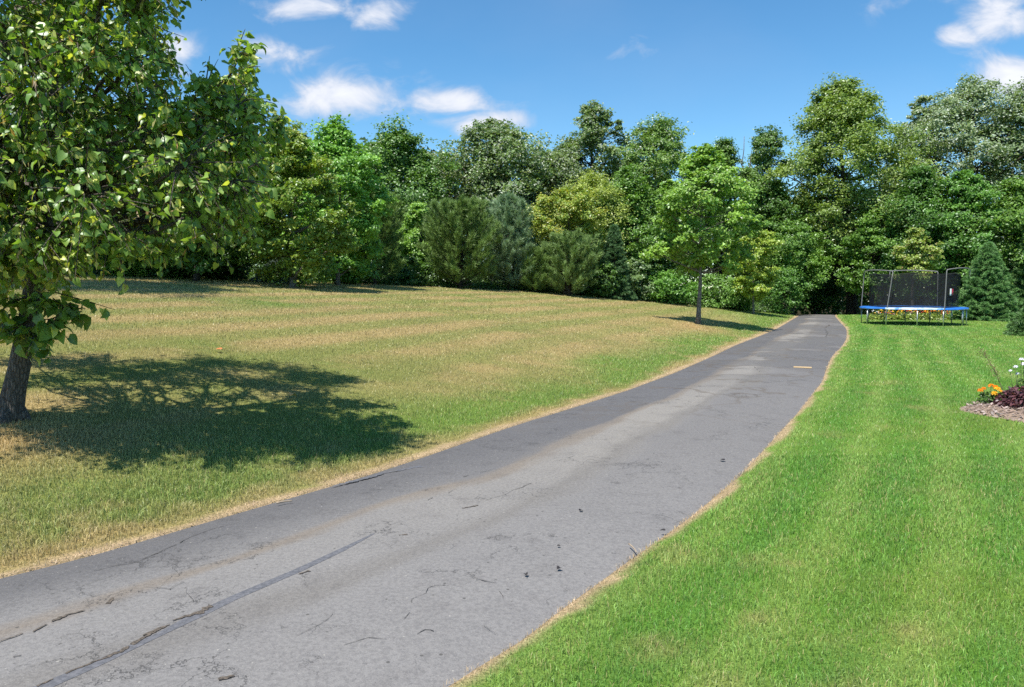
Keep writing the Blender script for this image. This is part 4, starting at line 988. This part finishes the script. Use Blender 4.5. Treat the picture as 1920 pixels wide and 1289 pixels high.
def front_bed():
    cx, cy, rr = BED; r = np.random.default_rng(8)
    A = np.arange(0, 360, 6); rim = []
    V = [[cx, cy, .10]]
    for f, z in ((.5, .085), (.85, .05), (1.0, .012), (1.06, -.03)):
        for a in A: w = rr * f * (1 + .06 * math.sin(5 * R(a))); V.append([cx + w * math.cos(R(a)), cy + w * math.sin(R(a)), z])
    n = len(A); t = [[0, 1 + i, 1 + (i + 1) % n] for i in range(n)]; q = [[1 + k * n + i, 1 + (k + 1) * n + i, 1 + (k + 1) * n + (i + 1) % n, 1 + k * n + (i + 1) % n] for k in range(3) for i in range(n)]
    tag(mesh_obj('flower_bed_soil', V, [np.array(t), np.array(q)], speckle('mulch_soil', (.10, .07, .05), (.30, .22, .165), 38.0), smooth=True), 'low round bed of wood mulch cut into the green lawn', 'flower bed', kind='structure')
    m = 1500; a = r.random(m) * 6.283; s = np.sqrt(r.random(m)) * 1.03; mb_v = []; cols = []
    x = cx + rr * s * np.cos(a); y = cy + rr * s * np.sin(a); z = np.interp(s, [0, .5, .85, 1, 1.1], [.10, .085, .05, .012, -.0]) + .008 + .012 * r.random(m)
    al = unit(np.stack([np.cos(r.random(m) * 6.28), np.sin(r.random(m) * 6.28), r.normal(size=m) * .25], -1)); P = np.stack([x, y, z], -1)
    L = .035 + .06 * r.random(m) ** 2; N = unit(np.array([0, 0, 1.0]) + r.normal(size=(m, 3)) * .35)
    V, q = diamond(P, N, L, L * .42, r, .02, al); c = mixc(np.broadcast_to(np.array([.34, .24, .175]), (m, 3)), np.array([.62, .53, .46]), r.random(m)) * (.45 + .7 * r.random((m, 1)))
    tag(mesh_obj('wood_chips', V, [q], M_petal, fcol=c), 'pale wood chips strewn over the round bed', 'mulch', kind='stuff')
    OR, YE = (.85, .30, .015), (.88, .50, .02)
    mx, my = 6.43, 9.95
    fl = [(-.13, .02, .17, .042, OR), (.0, .0, .235, .045, OR), (.05, -.05, .20, .05, YE), (.09, .05, .21, .045, OR), (-.02, -.10, .145, .05, YE), (.12, -.02, .165, .03, YE), (-.06, .06, .19, .035, OR)]
    leaf_plant('marigold', 'orange marigold clump at the back of the mulch bed', (mx, my, .05), .18, .17, (.03, .075, .012), (.08, .15, .03), 41, 170, .055, 'flowers in the mulch bed', fl, cat='flower')
    leaf_plant('purple_foliage_plant', 'mounded dark purple leaved plant in the mulch bed at the right edge', (6.68, 9.52, .05), .43, .30, (.028, .010, .015), (.17, .065, .070), 42, 1300, .068, 'flowers in the mulch bed', cat='plant')
    WH = (.80, .80, .82)
    leaf_plant('phlox', 'white flowered phlox standing above the purple plant', (6.80, 9.88, .05), .16, .34, (.04, .10, .02), (.09, .17, .04), 43, 120, .07, 'flowers in the mulch bed',
               [(-.06, -.05, .60, .04, WH), (-.10, 0, .50, .034, WH), (.02, .02, .53, .045, WH), (-.18, -.02, .45, .026, WH), (-.05, .03, .40, .034, WH), (.1, -.1, .56, .042, WH), (.12, .05, .47, .04, WH)], cat='flower')
    # the tall wispy flower stalk that leans left
    root = empty('wispy_stalk', (6.66, 10.0, .05)); tag(root, 'thin leaning seed stalk rising from the mulch bed', 'plant', 'flowers in the mulch bed'); mb = MB()
    pts = np.array([[0, 0, -.03], [-.05, 0, .2], [-.14, .02, .42], [-.26, .03, .62], [-.36, .04, .74]]); mb.tube(pts, [.006, .005, .004, .003, .002], 5); mb.build('stem', plain('dry_stem', (.16, .12, .07), .8), root)
    k = 150; s = .35 + .65 * r.random(k); P = np.stack([np.interp(s, np.linspace(0, 1, 5), pts[:, j]) for j in range(3)], -1) + r.normal(size=(k, 3)) * .022
    V, q = diamond(P, unit(r.normal(size=(k, 3))), .035, .009, r, .1); mesh_obj('foliage', V, [q], M_leaf, root, fcol=np.array([.26, .20, .11]) * (.6 + .8 * r.random((k, 1))))


front_bed()


def back_bed():
    r = np.random.default_rng(15); pal = [((.80, .55, .03), 'yellow'), ((.85, .32, .03), 'orange'), ((.62, .09, .05), 'red'), ((.80, .80, .78), 'white'), ((.70, .30, .40), 'pink')]
    protos = {}
    fs = [(1636, 3), (1643, 3), (1650, 0), (1656, 1), (1663, 0), (1669, 2), (1675, 0), (1682, 0), (1688, 0), (1695, 1), (1702, 4), (1709, 2), (1716, 1), (1723, 0), (1729, 1), (1736, 2), (1742, 1), (1749, 0), (1756, 1), (1763, 0), (1771, 2), (1780, 1), (1790, 0), (1828, 1), (1836, 2), (1668, 4), (1700, 0), (1735, 4)]
    for i, (px, k) in enumerate(fs):
        d = 36.9 + .9 * r.random(); x, y, z = at(px, d); h = .30 + .22 * r.random()
        col, cn = pal[k]; s = .8 + .5 * r.random()
        if k not in protos:
            fl = [(.22 * math.cos(a), .22 * math.sin(a), h * .75 + .16 * r.random(), .045, col) for a in np.arange(4) * 1.57 + r.random(4)]
            o = leaf_plant('bedding_flower', f'{cn} flowering plant in the row of flowers behind the trampoline', (x, y, z), .32, h * .75, (.12, .19, .03), (.30, .36, .06), 500 + i, 120, .10, 'bedding flowers behind the trampoline', fl, cat='flower')
            protos[k] = o
        else:
            src = protos[k]; o = src.copy(); COL.objects.link(o)
            for ch in list(src.children): c = ch.copy(); COL.objects.link(c); c.parent = o
        o.location = (x, y, z); o.rotation_euler = (0, 0, r.random() * 6.28); o.scale = (s, s, s)


back_bed()


# ------------------------------------------------------------------ small things lying about
def lying():
    def stick(name, label, pix, w, mat, zo=.03, bow=.02, cat='stick'):
        P = [np.array([*g0(*p), zo]) for p in pix]; n = 6; t = np.linspace(0, 1, n)[:, None]; pts = P[0] * (1 - t) + P[-1] * t
        dv = P[-1] - P[0]; pts = pts + np.array([-dv[1], dv[0], 0]) * bow * np.sin(t * math.pi); mb = MB(); mb.tube(pts, np.linspace(w, w * .6, n), 6); o = mb.build(name, mat); tag(o, label, cat)
    wood = plain('weathered_twig', (.30, .235, .17), .8); pale = plain('pale_lath', (.56, .40, .22), .7)
    stick('twig', 'short pale twig on the driveway near its left edge', [(519, 951), (548, 947)], .007, wood, bow=.12)
    stick('twig', 'thin twig at the right edge of the driveway', [(1179, 1029), (1193, 1045)], .005, wood, bow=.05)
    P0, P1 = np.array(g0(1488, 691.5)), np.array(g0(1522, 693)); mb = MB(); c = (P0 + P1) / 2; dv = P1 - P0; mb.box((*c, .034), (np.linalg.norm(dv), .06, .022), math.atan2(dv[1], dv[0])); tag(mb.build('lath', pale, smooth=False), 'flat pale wooden lath lying across the far driveway', 'board')

    def leaf(label, px, py, L, col, seed, name='fallen_leaf', zo=.035, cat='leaf'):
        r = np.random.default_rng(seed); x, y, z = gpt(px, py); P = np.array([[0, 0, 0.]]); V, q = heart_leaves(P, np.array([[math.cos(seed), math.sin(seed), .1]]), np.array([[0, -.25, 1.0]]), np.array([L]), r)
        o = mesh_obj(name, V, [q], M_leaf, fcol=np.tile(np.array([col]), (4, 1)), loc=(x, y, z + zo)); tag(o, label, cat)
    leaf('orange fallen leaf on the dry lawn above the linden shadow', 415, 663, .09, (.62, .20, .06), 3, zo=.06)
    leaf('tan curled leaf lying in the linden shadow', 545, 752, .09, (.48, .32, .12), 1, zo=.06)
    dark = (.035, .03, .028)
    for i, (lab, px, py, L) in enumerate([('small dark leaf on the right half of the driveway halfway up', 1357, 869, .05), ('dark leaf close to the right edge of the driveway', 1247, 1003, .032), ('dark curled leaf on the near right driveway', 1050, 1074, .028),
                                          ('dark leaf scrap on the near driveway left of the curled one', 985, 1086, .026), ('tiny dark scrap on the driveway left of the thin twig', 1045, 1032, .02), ('dark scrap in the middle of the driveway past the tar seam', 1087, 966, .03)]):
        leaf(lab, px, py, L, dark, i + 2, zo=.028)


lying()
